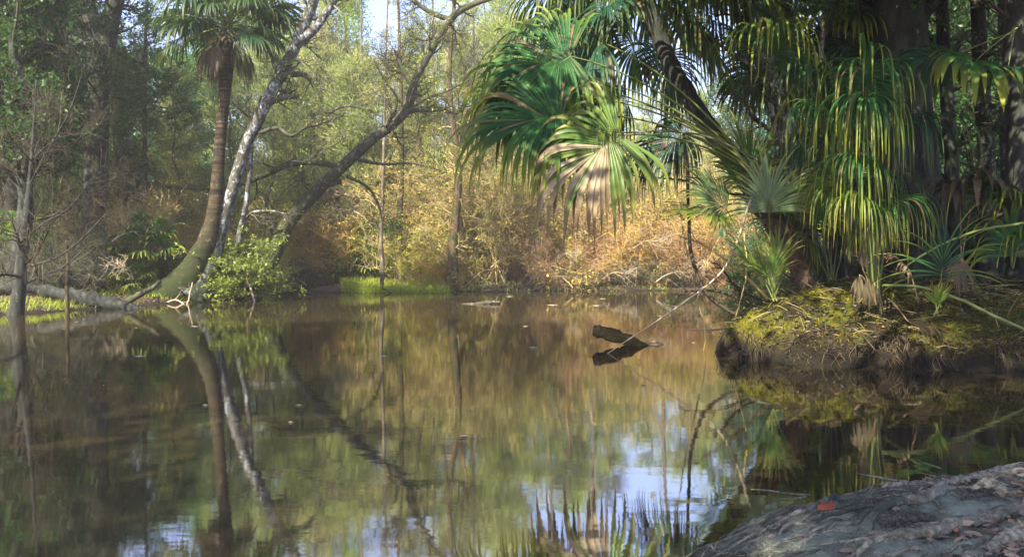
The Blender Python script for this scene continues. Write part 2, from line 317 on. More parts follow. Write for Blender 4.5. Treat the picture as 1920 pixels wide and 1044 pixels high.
# ------------------------------------------------------------------ fan palm leaf
def frond(parent, base, hub, L=1.3, axis=None, nseg=46, spread=2.0, droop=1.2, costa=.30, w=1.15, join=.52, mats=None, rng=None, arch=.25, pr=.014, roll=0., name='frond', hang=1.6, brownside=None, K=9):
    mats=mats or (M['frond'],M['petiole']); base=np.asarray(base,float); hub=np.asarray(hub,float)
    L0=np.linalg.norm(hub-base); mid=(base+hub)/2+np.array([0,0,arch*L0])
    t=np.linspace(0,1,12)[:,None]; pet=(1-t)**2*base+2*t*(1-t)*mid+t*t*hub
    a=nrm(pet[-1]-pet[-2]) if axis is None else nrm(np.asarray(axis,float))
    s=np.cross(a,[0,0,1.]); s=nrm(s) if np.linalg.norm(s)>.05 else np.array([1.,0,0]); n=np.cross(s,a)
    s,n=np.cos(roll)*s+np.sin(roll)*n, np.cos(roll)*n-np.sin(roll)*s
    th=np.linspace(-spread,spread,nseg); fr_=1-np.abs(th)/spread
    # costa bends down as it goes out
    cp=hub+costa*L*(fr_[:,None]**1.2)*(a*1.0+np.array([0,0,-.35])*(fr_[:,None]*droop*.35))
    d0=nrm(np.cos(th)[:,None]*a+np.sin(th)[:,None]*s+n*.10+rng.normal(size=(nseg,3))*.012)
    Ls=L*(.72+.28*np.cos(th*.6))*(1+.10*rng.normal(size=nseg)); Ls=np.maximum(Ls,.3*L)
    if brownside is not None: pass
    ss=np.linspace(0,1,K); pts=np.empty((nseg,K,3)); pts[:,0]=cp; d=d0.copy()
    kink=(join+.08+.09*rng.normal(size=nseg)+.06*np.sin(th*5+rng.random()*6))
    for k in range(1,K):
        g=droop*(.10+hang*np.clip((ss[k]-kink+.25)*2.2,0,1))/(K-1)*2.0
        d=nrm(d+np.stack([0*g,0*g,-g],-1)+rng.normal(size=(nseg,3))*.03*(ss[k]>join))
        pts[:,k]=pts[:,k-1]+d*(Ls/(K-1))[:,None]
    T=np.gradient(pts,axis=1); T=nrm(T); da=2*spread/(nseg-1)
    perp0=nrm(-np.sin(th)[:,None]*a+np.cos(th)[:,None]*s)
    wid=np.where(ss[None]<join, ss[None]*Ls[:,None]*math.tan(da/2)*1.06, join*Ls[:,None]*math.tan(da/2)*1.06*np.clip((1-ss[None])/(1-join),0,1)**.75)*w+.0015
    wd=nrm(perp0[:,None]-(perp0[:,None]*T).sum(-1,keepdims=True)*T); nn=np.cross(T,wd)
    tw=rng.normal(size=(nseg,1,1))*.5*np.clip(ss-join,0,1)[None,:,None]*2.5
    wd2=np.cos(tw)*wd+np.sin(tw)*nn; nn2=np.cos(tw)*nn-np.sin(tw)*wd
    fold=.45*wid[...,None]*nn2
    V=np.stack([pts-wd2*wid[...,None]-fold*.5,pts+fold*.5,pts+wd2*wid[...,None]-fold*.5],2)
    idx=np.arange(nseg*K*3).reshape(nseg,K,3)
    Q=np.concatenate([np.stack([idx[:,:-1,j],idx[:,:-1,j+1],idx[:,1:,j+1],idx[:,1:,j]],-1).reshape(-1,4) for j in (0,1)])
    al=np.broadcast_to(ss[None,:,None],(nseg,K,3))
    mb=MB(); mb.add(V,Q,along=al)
    if brownside is not None:
        fm=np.zeros((nseg,),int); fm[brownside]=1; fm2=np.repeat(fm,K-1); mb.QM[0]=np.concatenate([fm2,fm2])
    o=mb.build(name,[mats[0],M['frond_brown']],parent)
    if L0>.05:
        pb=MB(); cp2=np.vstack([pet,hub+a*costa*L*.5+np.array([0,0,-.06*L*droop])]); tubes(pb,cp2,np.concatenate([np.linspace(pr*1.6,pr*.8,12),[pr*.3]]),5)
        q=pb.build('petiole',mats[1],o); q.location=(0,0,0)
    return o
R=np.random.default_rng

# ------------------------------------------------------------------ named trees near the pond, from their trunk lines
def px_curve(pts, Y, k=26):                 # pts: (px, py, width px[, dY])
    p=np.array([P(q[0],q[1],Y+(q[3] if len(q)>3 else 0)) for q in pts]); r=np.array([q[2]/2/FOC*Y for q in pts]); return curve(p,r,k)
def limb_tree(name,label,cat,Y,trunks,limbs,barkm,rng,twig=None,leaf=None,n1=8,l1=1.6,n2=6,l2=.8,leafsize=.09,per=6,group=None,rough=.12,t0=.45,side=14,twig_r=.35,up=.05,ang=1.0,limb_n=7,limbm=None):
    base=P(trunks[0][0][0],trunks[0][0][1],Y); t=thing(name,label,cat,base,group)
    mb=MB(); allp=[]
    for tr in trunks:
        p,r=px_curve(tr,Y,30); tubes(mb,p,r,side,rough=rough,rng=rng); allp.append((p,r,t0))
    mb.build('trunk',barkm,t)
    for lb in limbs:
        p,r=px_curve(lb,Y,18); b=MB(); tubes(b,p,r,8,rough=rough*1.2,rng=rng); b.build('limb',limbm or barkm,t); allp.append((p,r,.15))
    tw=MB(); lv=MB(); last=[]
    for j,(p,r,s) in enumerate(allp):
        n=n1 if j<len(trunks) else limb_n
        a,ra=grow(p[None],r[None],n,s,.98,ang,l1,6,.22,up,twig_r,rng); ra=np.minimum(ra,.05)
        b,rb=grow(a,ra,n2,.2,1,.8,l2,5,.25,up,.6,rng); c,rc=grow(b,rb,4,.2,1,.7,l2*.5,4,.25,up*.5,.7,rng)
        fl=.006*Y/25
        tubes(tw,a,np.maximum(ra,fl)); tubes(tw,b,np.maximum(rb,fl*.8)); tubes(tw,c,np.maximum(rc,fl*.6))
        if leaf: leaves(lv,c,per,leafsize,rng)
    if twig is not None and tw.n: tw.build('twig_growth',twig,t)
    if leaf and lv.n: lv.build('crown',leaf,t)
    return t
rg=R(11)
limb_tree('oak_tree','thick dark blue-grey trunk that forks high into two, first big tree from the left edge','tree',33,
  [[(172,560,62),(172,520,50),(176,420,44),(180,300,42),(183,200,42),(186,110,44),(178,60,34),(160,0,30),(150,-60,26),(140,-160,20)],[(186,130,40),(200,80,30),(212,30,26),(228,-30,24),(250,-140,16)]],
  [[(178,200,10),(150,170,8),(110,150,6),(60,150,5)],[(172,90,14),(130,70,10),(80,60,8),(20,90,5)],[(205,90,10),(240,110,6),(270,120,4)],[(160,20,14),(110,30,10),(60,10,8),(0,20,5)],[(190,190,8),(230,180,6),(280,190,4)]],
  M['bark_dark'],R(1),M['twig_dark'],M['leaf_dark'],n1=22,l1=3.2,n2=7,l2=1.3,leafsize=.13,per=9,limb_n=12)
limb_tree('cypress_tree','slim dark trunk standing in the water at the left edge with bare spreading twigs','tree',21.6,
  [[(28,592,30),(32,575,26),(38,520,22),(44,460,18),(52,390,15),(58,320,9),(62,260,6),(66,200,4),(68,150,2)]],
  [[(42,455,5),(80,420,4),(130,390,3),(175,330,2)],[(40,500,5),(90,490,4),(140,460,3),(200,400,2)],[(52,395,5),(30,330,4),(0,290,3),(-40,230,2)],[(35,540,5),(70,520,4),(120,500,3),(170,455,2)],[(55,350,5),(90,280,4),(130,210,3),(160,120,2)],[(45,440,4),(20,410,3),(-20,400,2)],[(58,300,4),(110,260,3),(170,250,2)]],
  M['bark_dark'],R(2),M['twig_dark'],None,n1=11,l1=1.6,n2=7,l2=.8,t0=.25,up=.06,limb_n=12,twig_r=.5)
limb_tree('dead_sapling','thin bare upright stem broken off at the top, before the fallen log','sapling',23,
  [[(127,586,9),(126,540,7),(128,490,6),(125,452,4)]],[],M['bark_brown'],R(3),M['twig_grey'],n1=5,l1=.5,n2=2,l2=.2,side=7,t0=.3)
limb_tree('pole_tree','tall thin dark pole-like trunk left of the cabbage palm, bare up to the sky','tree',36,
  [[(268,548,13),(270,460,10),(272,340,9),(271,200,8),(272,100,7),(276,0,5),(278,-120,3)]],[[(271,170,4),(240,130,3),(215,70,2)],[(271,190,4),(300,170,3),(340,150,2)]],M['bark_dark'],R(4),M['twig_dark'],M['leaf_green'],n1=30,l1=1.5,n2=5,l2=.7,t0=.35,per=.8,leafsize=.1,side=8)
# the pale lichened tree and the cabbage palm share one mossy foot on the left bank
limb_tree('lichen_tree','leaning tree with white lichen patches on its trunk, beside the cabbage palm','tree',29,
  [[(352,566,96,-.2),(372,545,72),(392,505,50),(404,462,30),(422,400,23),(440,340,21),(462,270,21),(486,222,21),(515,160,22),(540,115,22),(560,70,21),(580,25,20),(596,-25,18),(625,-120,18)],[(552,85,22),(590,55,16),(615,20,14),(640,-20,12),(690,-90,8)]],
  [[(548,140,12),(575,142,9),(592,170,8),(600,195,8),(617,212,8),(640,200,5),(680,203,4),(700,225,3)],[(486,250,9),(520,240,7),(545,255,7),(572,240,6),(600,232,5),(645,215,3)],[(617,212,6),(632,240,4),(640,262,3),(610,280,3)],[(500,195,12),(530,185,9),(560,180,6)]],
  M['bark_lichen'],R(5),M['twig_grey'],M['leaf_olive'],limbm=M['bark_oak'],n1=16,l1=1.8,n2=6,l2=.9,t0=.5,per=1.2,leafsize=.09,limb_n=8)
limb_tree('leaning_oak','dark oak leaning to the right over the far water with crooked bare limbs','tree',33,
  [[(470,560,44),(486,520,34),(514,475,30),(540,418,27),(590,362,25),(636,318,22),(694,264,20),(730,238,19),(766,203,18),(772,165,14),(800,110,14),(822,70,16),(850,30,14),(885,10,10),(930,-5,7)],[(845,38,11),(810,25,9),(780,5,8),(750,-30,5)],[(775,160,12),(755,130,8),(740,95,5)]],
  [[(768,207,13),(800,205,11),(830,206,10),(858,210,10),(871,196,8),(872,180,5)],[(648,318,13),(615,308,11),(575,304,12),(535,310,13),(503,325,11),(470,338,12),(430,348,12),(390,352,11),(345,352,8),(310,350,4)],[(672,300,8),(720,308,5),(770,306,4),(800,312,3),(840,325,2)],[(640,340,9),(600,352,8),(570,365,7),(540,400,5),(520,430,4)],[(566,305,5),(567,330,4),(568,345,3)],[(650,330,7),(690,352,5),(710,385,4),(716,410,3)],[(765,220,8),(790,190,5),(840,170,4),(880,150,3)],[(720,245,7),(745,190,5),(720,150,4),(700,110,3)],[(823,70,8),(790,75,5),(760,60,4)]],
  M['bark_oak'],R(6),M['twig_dark'],M['leaf_olive'],n1=22,l1=1.9,n2=7,l2=.9,t0=.45,per=1.0,leafsize=.09,limb_n=9,ang=1.1)
limb_tree('pale_sapling','thin crooked sapling with whitish bark between the lichened trunk and the leaning oak','sapling',32,
  [[(446,520,14),(448,450,12),(458,400,10),(464,360,9),(470,310,8),(474,250,6),(490,180,4)]],[[(460,410,6),(475,398,5),(510,396,4),(540,402,3)]],M['bark_lichen'],R(7),M['twig_grey'],None,n1=12,l1=1.2,n2=5,l2=.6,side=8)

# ------------------------------------------------------------------ cabbage palm on the left bank
def palm_crown(t, hub, n, rng, Lp=1.2, L=1.25, els=(-.9,1.25), mats=None, dead=0, nseg=34, az0=0, droop=1.2, K=7, maxpet=None):
    for k in range(n):
        az=az0+k*2.39996+rng.normal()*.2; el=els[1]+(els[0]-els[1])*(k+.5)/n+rng.normal()*.08
        d=np.array([math.cos(az)*math.cos(el),math.sin(az)*math.cos(el),math.sin(el)])
        lp=Lp*(.8+.4*rng.random()); h=hub+d*lp
        ax=nrm(d+np.array([0,0,-.35])); isd=k>=n-dead
        if isd: ax=np.array([d[0]*.35,d[1]*.35,-1.]); h=hub+np.array([d[0]*.6,d[1]*.6,-.55])*lp
        frond(t,hub+d*.08,h,L=L*(.8+.35*rng.random())*(.75 if isd else 1),axis=ax,nseg=nseg,spread=2.1 if not isd else .6,droop=droop*(.8+.5*rng.random()),mats=(M['frond_dead'],M['petiole_brown']) if isd else mats,rng=rng,K=K,arch=.06,pr=.016,roll=rng.normal()*.25)
t=thing('cabbage_palm','tall cabbage palm with a curved red-brown trunk and dark shaggy crown','palm',P(345,566,29.3))
mb=MB(); p,r=px_curve([(300,566,70),(334,548,78),(364,505,54),(385,462,38),(398,420,30),(406,360,24),(410,300,22),(415,240,20),(421,180,21),(425,120,26),(426,70,28)],28.8,40); tubes(mb,p,r,14,rough=.10,rng=R(8)); mb.build('trunk',M['bark_palm'],t)
palm_crown(t,P(426,50,28.8),44,R(9),Lp=1.45,L=1.35,els=(-.9,1.4),mats=(M['frond_far'],M['petiole']),dead=12,nseg=40,droop=1.15,K=8)

# ------------------------------------------------------------------ the far bank: cypresses and other single trunks
def flare_trunk(px,Y,w,top,lean,barkm,label,rng,name='cypress_tree',cat='tree',leaf=None,n1=26,l1=1.6,flare=1.9,by=None):
    by=by or HOR+CAMH*FOC/Y
    tr=[(px,by+4,w*flare),(px,by-14,w*flare*.86),(px+lean*.06,by-45,w*1.35),(px+lean*.15,by-100,w*1.08),(px+lean*.4,by-230,w*.85),(px+lean*.7,by-400,w*.6),(px+lean,top,w*.25)]
    tr=[(a+(rng.normal()*w*.35 if j>2 else 0),b,c) for j,(a,b,c) in enumerate(tr)]
    return limb_tree(name,label,cat,Y,[tr],[],barkm,rng,M['twig_tan'],leaf,n1=n1,l1=l1,n2=6,l2=.8,t0=.3,side=12,rough=.16,per=1.4,leafsize=.1,up=.08,ang=1.15)
flare_trunk(751,41,12,-60,-8,M['bark_brown'],'straight brown cypress trunk with a flared foot behind the green sedge clump',R(20),leaf=M['leaf_olive'])
flare_trunk(848,39.6,16,-120,6,M['bark_brown'],'thickest brown cypress trunk on the far bank with a wide flared foot',R(21),leaf=M['leaf_olive'])
flare_trunk(716,39.0-0,7,-60,14,M['bark_grey'],'very thin grey-green stem rising from the sedge clump, left of the brown cypress',R(22),flare=1.2,n1=18).__setattr__('name','sapling')
flare_trunk(577,43,9,-40,20,M['bark_grey'],'slim grey trunk behind the orange brush, right of the leaning oak',R(23),leaf=M['leaf_yellow'],n1=22)
flare_trunk(690,44,8,-90,-12,M['bark_grey'],'grey trunk behind the low palmettos, far bank',R(24),leaf=M['leaf_olive'],n1=22)
flare_trunk(807,46,8,-80,10,M['bark_grey'],'slim greyish trunk between the two brown cypresses',R(25),leaf=M['leaf_yellow'],n1=22)
flare_trunk(900,44,8,-60,-20,M['bark_grey'],'slim grey trunk right of the thickest brown cypress',R(26),leaf=M['leaf_olive'],n1=22)
flare_trunk(1010,47,8,-90,30,M['bark_grey'],'grey trunk on the far bank below the big hanging fans',R(27),leaf=M['leaf_olive'],n1=22)
flare_trunk(1130,46,8,-90,-30,M['bark_grey'],'thin grey trunk on the far bank behind the half-brown fan',R(28),leaf=M['leaf_olive'],n1=22)
flare_trunk(1235,45,9,-60,20,M['bark_grey'],'grey trunk behind the red brush on the far bank',R(29),leaf=M['leaf_olive'],n1=22)

# ------------------------------------------------------------------ kinds of trees copied into the woods
def wood_kind(name,label,cat,seed,H,r0,barkm,twigm,leafm,n1,l1,n2,l2,per,size,lean=.03,t0=.25,up=.1,group=None,kink=.25,n3=5,ang=1.0):
    g=R(seed); t=thing(name,label,cat,(0,0,0),group,world=False); k=9
    z=np.linspace(-.3,H,k); x=np.cumsum(g.normal(size=k))*kink*.5+lean*z; y=np.cumsum(g.normal(size=k))*kink*.5; x-=x[0]; y-=y[0]
    p,r=curve(np.stack([x,y,z],1),r0*np.linspace(1.15,.14,k)*np.array([1.35]+[1]*(k-1)),24)
    mb=MB(); tubes(mb,p,r,9,rough=.15,rng=g); mb.build('trunk',barkm,t)
    tw=MB(); a,ra=grow(p[None],r[None],n1,t0,.98,ang,l1,7,.2,up,.42,g,taper=.6); b,rb=grow(a,ra,n2,.2,1,.8,l2,5,.22,up,.6,g); c,rc=grow(b,rb,n3,.15,1,.8,l2*.55,4,.25,up*.3,.7,g)
    tubes(tw,a,np.maximum(ra,.014),4,tip=False); tubes(tw,b,np.maximum(rb,.011)); tubes(tw,c,np.maximum(rc,.008)); tw.build('branches',twigm,t)
    if leafm is not None:
        lv=MB(); leaves(lv,c,per,size,g,jit=.1); lv.build('crown',leafm,t)
    return Kind(t)
far='trees on the far bank'
KT={
 'yellow':wood_kind('leafy_tree','','tree',101,13,.13,M['bark_grey'],M['twig_olive'],M['leaf_yellow'],44,3.0,8,1.3,9,.12,group=far),
 'olive':wood_kind('leafy_tree','','tree',102,15,.15,M['bark_grey'],M['twig_olive'],M['leaf_olive'],46,3.2,8,1.4,9,.12,group=far),
 'olive2':wood_kind('leafy_tree','','tree',103,14,.14,M['bark_grey'],M['twig_olive'],M['leaf_olive'],46,2.6,8,1.2,8,.12,group=far,kink=.5),
 'green':wood_kind('leafy_tree','','tree',104,14,.2,M['bark_dark'],M['twig_grey'],M['leaf_green'],46,3.2,8,1.4,9,.15,group=far),
 'teal':wood_kind('evergreen_tree','','tree',105,15,.24,M['bark_dark'],M['twig_dark'],M['leaf_teal'],52,3.4,8,1.4,12,.16,group=far),
 'dark':wood_kind('evergreen_tree','','tree',106,14,.28,M['bark_dark'],M['twig_dark'],M['leaf_dark'],52,3.6,9,1.5,13,.16,group=far,kink=.5),
 'bare':wood_kind('bare_tree','','tree',107,12,.13,M['bark_grey'],M['twig_olive'],None,46,2.6,9,1.3,0,0,group=far,kink=.4,n3=7),
 'bare2':wood_kind('bare_tree','','tree',108,13,.15,M['bark_cypress'],M['twig_grey'],None,50,2.4,9,1.3,0,0,group=far,kink=.3,n3=7),
}
LOOK={'yellow':'yellow-leaved slender tree','olive':'olive-leaved tall tree','olive2':'crooked olive-leaved tree','green':'green-leaved tree','teal':'dense blue-green tree','dark':'dense dark green tree','bare':'bare grey-stemmed tree','bare2':'bare brown-stemmed tree'}
MARK=[(-60,'the frame edge'),(40,'the waterside cypress'),(180,'the forked dark trunk'),(272,'the pole-like trunk'),(420,'the cabbage palm'),(500,'the lichened trunk'),(600,'the leaning oak'),(700,'the sedge clump'),(751,'the slimmer cypress'),(848,'the thickest cypress'),(950,'the floating branch'),(1090,'the hanging fans'),(1200,'the red brush'),(1300,'the hanging vine'),(1430,'the leaning palm'),(1500,'the mottled trunk'),(1630,'the fan plant'),(1720,'the broad black trunk'),(1850,'the slim trunks')]
used={}
ORD=['','second ','third ','fourth ','fifth ','sixth ','seventh ','eighth ','ninth ','tenth ','eleventh ','twelfth ','thirteenth ','fourteenth ']
def rel_label(look, x, Y, where):
    px=960+x/Y*FOC; m=min(MARK,key=lambda q:abs(q[0]-px)); s='right behind' if abs(px-m[0])<14 else ('left of' if px<m[0] else 'right of')
    key=(look,s,m[1],where); used[key]=used.get(key,0)+1
    return f"{ORD[min(used[key]-1,13)]}{look} {where} {s} {m[1]}".strip()
g=R(500)
def plant(kind,px,Y,sc=1.,look=None,where='on the far bank',kinds=None,z=None,sz=None):
    x=PX(px,Y); K_=(kinds or KT)[kind]; s=sc*(.85+.3*g.random())
    r=K_.put((x,Y,(gz(x,Y) if z is None else z)-.05),g.random()*6.28,(s,s,s*(sz or 1)),rel_label(look or LOOK[kind],x,Y,where)); return r
for kind,px,Y,sc in [(a,b,c,d*(1.2 if b>340 else 1.)) for a,b,c,d in [('teal',-120,38,1),('dark',-20,37,1.05),('teal',70,41,1),('dark',60,29,1.05),('dark',10,26,.95),('teal',130,46,1.1),('dark',235,40,.85),('teal',225,52,1),('green',320,44,.9),('teal',350,55,.95),('green',290,62,.9),('green',120,60,1.1),('teal',20,56,1.1),
   ('bare2',210,42,.8),('bare',330,41,.75),('green',400,48,.85),('olive2',380,60,1),('olive',455,52,.85),('bare',500,45,.8),('green',520,58,.95),('yellow',560,50,.8),('olive',600,55,.92),('bare2',630,46,.9),('olive',668,50,.98),('olive2',640,62,1.05),('bare',720,49,.9),('yellow',700,58,.95),('bare2',770,53,.9),('yellow',830,52,.95),('olive2',800,64,1),('olive',880,56,1.05),('bare',935,48,1.05),('bare2',900,50,.95),('bare',975,53,1.1),('olive2',960,62,1.1),('yellow',1020,56,.9),('bare',1075,50,.8),('olive',1100,60,.9),('bare2',1160,49,.75),('bare',1215,53,.8),('yellow',1190,62,.85),('bare2',1275,50,.7),('olive2',1290,60,.8),('bare',1330,47,.7),('olive',1350,56,.8),('bare',610,43.5,.8),('olive2',745,56,.9),('bare2',860,43.8,.8),('olive',1040,52,.8),('bare',1000,42.5,.7),('yellow',650,60,1.0),('olive',545,62,1.0),('bare2',580,47,.95),('bare',680,44.5,.9),('yellow',770,62,1.0),('olive',910,62,.95),('bare',560,43,.8),('bare',655,42.5,.75),('bare',790,43,.85),('bare',940,42.5,.7),('bare2',1060,43,.7),('bare',1140,43,.65),('bare',330,38,.8),('bare2',240,36,.75),('bare',430,40,.8),('bare',120,34,.7),('bare',510,41,.75)]]:
    plant(kind,px,Y,sc)

# dark woods on the right, behind the mossy point
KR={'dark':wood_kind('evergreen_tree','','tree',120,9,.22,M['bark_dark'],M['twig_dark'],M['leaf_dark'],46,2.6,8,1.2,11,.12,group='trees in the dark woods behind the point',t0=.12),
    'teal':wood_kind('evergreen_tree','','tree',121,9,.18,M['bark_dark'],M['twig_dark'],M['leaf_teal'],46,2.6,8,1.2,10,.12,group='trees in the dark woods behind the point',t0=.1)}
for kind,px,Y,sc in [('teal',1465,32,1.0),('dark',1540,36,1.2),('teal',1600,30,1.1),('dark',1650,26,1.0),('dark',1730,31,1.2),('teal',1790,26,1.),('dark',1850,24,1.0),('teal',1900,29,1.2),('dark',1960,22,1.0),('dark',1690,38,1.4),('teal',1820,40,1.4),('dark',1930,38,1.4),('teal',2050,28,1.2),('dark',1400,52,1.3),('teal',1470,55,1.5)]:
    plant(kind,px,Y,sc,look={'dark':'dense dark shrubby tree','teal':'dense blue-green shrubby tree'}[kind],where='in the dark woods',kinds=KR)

# ------------------------------------------------------------------ brush on the far bank
def bush_kind(name,label,seed,H,W,twigm,leafm,stems=14,n1=7,n2=6,n3=5,per=0,size=.08,group='brush along the far bank',fl=.0048,up=.02,wig=.17):
    g=R(seed); t=thing(name,label,'bush',(0,0,0),group,world=False)
    b=np.zeros((stems,2,3)); b[:,0,:2]=g.normal(size=(stems,2))*W*.18; b[:,0,2]=-.1; b[:,1]=b[:,0]+np.stack([g.normal(size=stems)*.4,g.normal(size=stems)*.4,np.ones(stems)],1)*.3
    s,rs=grow(b,np.full((stems,2),.028),1,.3,.6,.45,H,8,.16,up,1.,g,taper=0,tip=.3)
    a,ra=grow(s,rs,n1,.15,1,.8,H*.5,6,wig,up*.4,.6,g); c,rc=grow(a,ra,n2,.1,1,.8,H*.28,5,wig,0,.6,g); e,re=grow(c,rc,n3,.1,1,.8,H*.15,4,wig,-.02,.7,g)
    tw=MB()
    for q,rq,f in ((s,rs,1.8),(a,ra,1.3),(c,rc,1),(e,re,.8)): tubes(tw,q,np.maximum(rq,fl*f))
    tw.build('stems',twigm,t)
    if leafm is not None: lv=MB(); leaves(lv,e,per,size,g,jit=.05); lv.build('foliage',leafm,t)
    return Kind(t)
KB={
 'orange':bush_kind('brush','',201,2.6,2.6,M['twig_orange'],M['leaf_orange'],per=1.2,size=.07,stems=16,n2=7),
 'tan':bush_kind('brush','',202,3.0,2.6,M['twig_tan'],M['leaf_gold'],per=1.3,size=.08,stems=16),
 'tan2':bush_kind('brush','',203,3.4,2.4,M['twig_tan'],M['leaf_gold'],per=.7,size=.08,stems=20,n3=5,up=.06),
 'red':bush_kind('brush','',204,2.8,3.0,M['twig_red'],M['leaf_orange'],per=.7,size=.055,stems=18,n2=7,n3=5,wig=.22),
 'grey':bush_kind('brush','',205,2.6,2.4,M['twig_grey'],None,stems=16,n3=5,wig=.22),
 'yellow':bush_kind('leafy_bush','',206,2.6,2.4,M['twig_tan'],M['leaf_yellow'],per=1.8,size=.09,stems=12),
 'olive':bush_kind('leafy_bush','',207,2.4,2.2,M['twig_grey'],M['leaf_olive'],per=2.2,size=.09,stems=12),
 'green':bush_kind('leafy_bush','',208,2.6,2.4,M['twig_dark'],M['leaf_green'],per=2.2,size=.10,stems=12),
 'dark':bush_kind('leafy_bush','',209,2.6,2.6,M['twig_dark'],M['leaf_dark'],per=2.6,size=.10,stems=12),
}
BL={'orange':'orange-gold twiggy brush','tan':'straw-coloured twiggy brush','tan2':'tall tan bare brush','red':'tangled reddish bare brush','grey':'grey bare tangle of twigs','yellow':'yellow-green leafy bush','olive':'olive leafy bush','green':'green leafy bush','dark':'dark green leafy bush'}
for kind,px,Y,sc in [('orange',590,42.6,1.25),('orange',622,43.5,1.15),('orange',560,43.5,1.1),('grey',545,41.4,.7),('grey',600,41.3,.55),('grey',520,43,.8),('tan',650,44.5,1.3),('yellow',640,46.5,1.6),('tan2',690,46,1.5),('yellow',705,48.5,1.8),('olive',730,43.5,.8),('yellow',790,42.2,.9),('tan',775,44.8,1.3),('yellow',812,43.2,1.0),('olive',690,42.5,.7),('tan',835,42.5,.8),('orange',820,41.5,.6),('tan2',880,43,1.2),('tan',860,45,1.5),('orange',870,41.6,.6),('tan2',925,42.6,1.25),('yellow',915,47,1.7),('tan',965,43.6,1.2),('tan2',1000,44.6,1.4),('red',1010,42.6,.9),('tan',1045,45.5,1.5),('red',1060,42.4,1.0),('yellow',1090,47.5,1.6),('tan2',1090,44,1.3),('red',1120,43,1.15),('orange',1150,42.2,.85),('red',1165,43.5,1.3),('tan',1195,44.5,1.4),('orange',1205,42.1,.95),('red',1235,42.6,1.2),('tan2',1265,44.5,1.3),('red',1280,42.1,1.0),('orange',1310,43.2,1.1),('tan',1335,44.8,1.3),('red',1350,42.3,1.0),('tan',1395,43.2,1.1),('red',1425,44,1.2),('orange',1450,46,1.3),('olive',880,44.5,1.2),('yellow',940,45,1.3),('olive',1030,43.4,.8),('yellow',1075,45,1.3),('olive',660,44,1.1),('yellow',610,46,1.6),('olive',1300,46,1.4),('yellow',1225,46.5,1.5),('green',845,46,1.4),('olive',770,46,1.5),('olive',985,47,1.7),('yellow',1170,48,1.7),('grey',1180,41.3,.55),('grey',1255,41.2,.55),('grey',1110,41.2,.5),('tan2',750,50,1.8),('tan',960,50,1.9),('olive',860,51,1.9),('tan',1150,52,1.9),('yellow',1010,54,2.1),('tan2',640,53,1.9),('olive',570,51,1.7),('yellow',520,49,1.6),('tan',480,45,1.4),('olive',440,42,1.2),('yellow',470,38,1.0),('tan',405,40,1.2),('orange',375,37,1.0),('tan2',340,38,1.1),('yellow',380,44,1.6),('olive',330,47,1.7),('tan',300,40,1.1),('olive',270,45,1.5),('yellow',500,54,2.0),('olive',1250,55,2.0),('tan',1330,53,1.9),('olive',1420,50,1.9)]:
    plant(kind,px,Y,sc*(1.2 if 545<px<1460 and Y<47 and kind!='grey' else 1),look=BL[kind],kinds=KB)
for kind,px,Y,sc in [('dark',-30,30,.9),('grey',10,27,.8),('green',70,31,.9),('grey',80,26.5,.7),('dark',110,33,1.),('grey',140,30,.85),('tan',220,33,.9),('grey',190,29,.8),('green',230,37,1.1),('tan2',250,31,.9),('grey',290,33,.9),('orange',290,34.5,.75),('green',160,38,1.3),('dark',60,38,1.4),('dark',-40,42,1.6),('green',10,48,1.8),('dark',130,50,1.9),('green',210,50,1.8),('tan2',320,32,.7),('dark',20,35,1.1)]:
    plant(kind,px,Y,sc,look=BL[kind],kinds=KB,where='on the left bank')
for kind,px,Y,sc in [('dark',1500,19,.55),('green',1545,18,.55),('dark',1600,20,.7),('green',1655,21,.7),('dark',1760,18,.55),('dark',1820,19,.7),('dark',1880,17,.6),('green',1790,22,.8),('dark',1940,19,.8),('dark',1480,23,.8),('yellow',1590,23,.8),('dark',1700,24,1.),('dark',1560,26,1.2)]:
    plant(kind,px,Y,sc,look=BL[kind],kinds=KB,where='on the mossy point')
# the deep woods: a mass nobody could count
g=R(77); tw=MB(); lv=MB(); tr=MB()
for k in range(90):
    x=g.uniform(-95,95); Y=g.uniform(68,105); H=g.uniform(9,15)
    if abs(x/Y)>.85: continue
    p,r=curve(np.stack([x+np.cumsum(g.normal(size=6))*.4,Y+g.normal(size=6)*.2,np.linspace(.3,H,6)],1),np.linspace(.24,.05,6),12); tubes(tr,p,r,5)
    a,ra=grow(p[None],r[None],30,.1,.98,1.,3.4,5,.2,.08,.4,g); b,rb=grow(a,ra,7,.2,1,.8,1.8,4,.2,.05,.6,g)
    tubes(tw,a,np.maximum(ra,.03)); tubes(tw,b,np.maximum(rb,.02)); leaves(lv,b,7,.34,g,jit=.3)
o=bpy.data.objects.new('far_woods',None); C.objects.link(o); o['kind']='stuff'
for mbx,nm,mm in ((tr,'trunks',M['bark_grey']),(tw,'branches',M['twig_olive']),(lv,'foliage',M['leaf_olive'])):
    q=mbx.build(nm,mm,o); q['kind']='stuff'

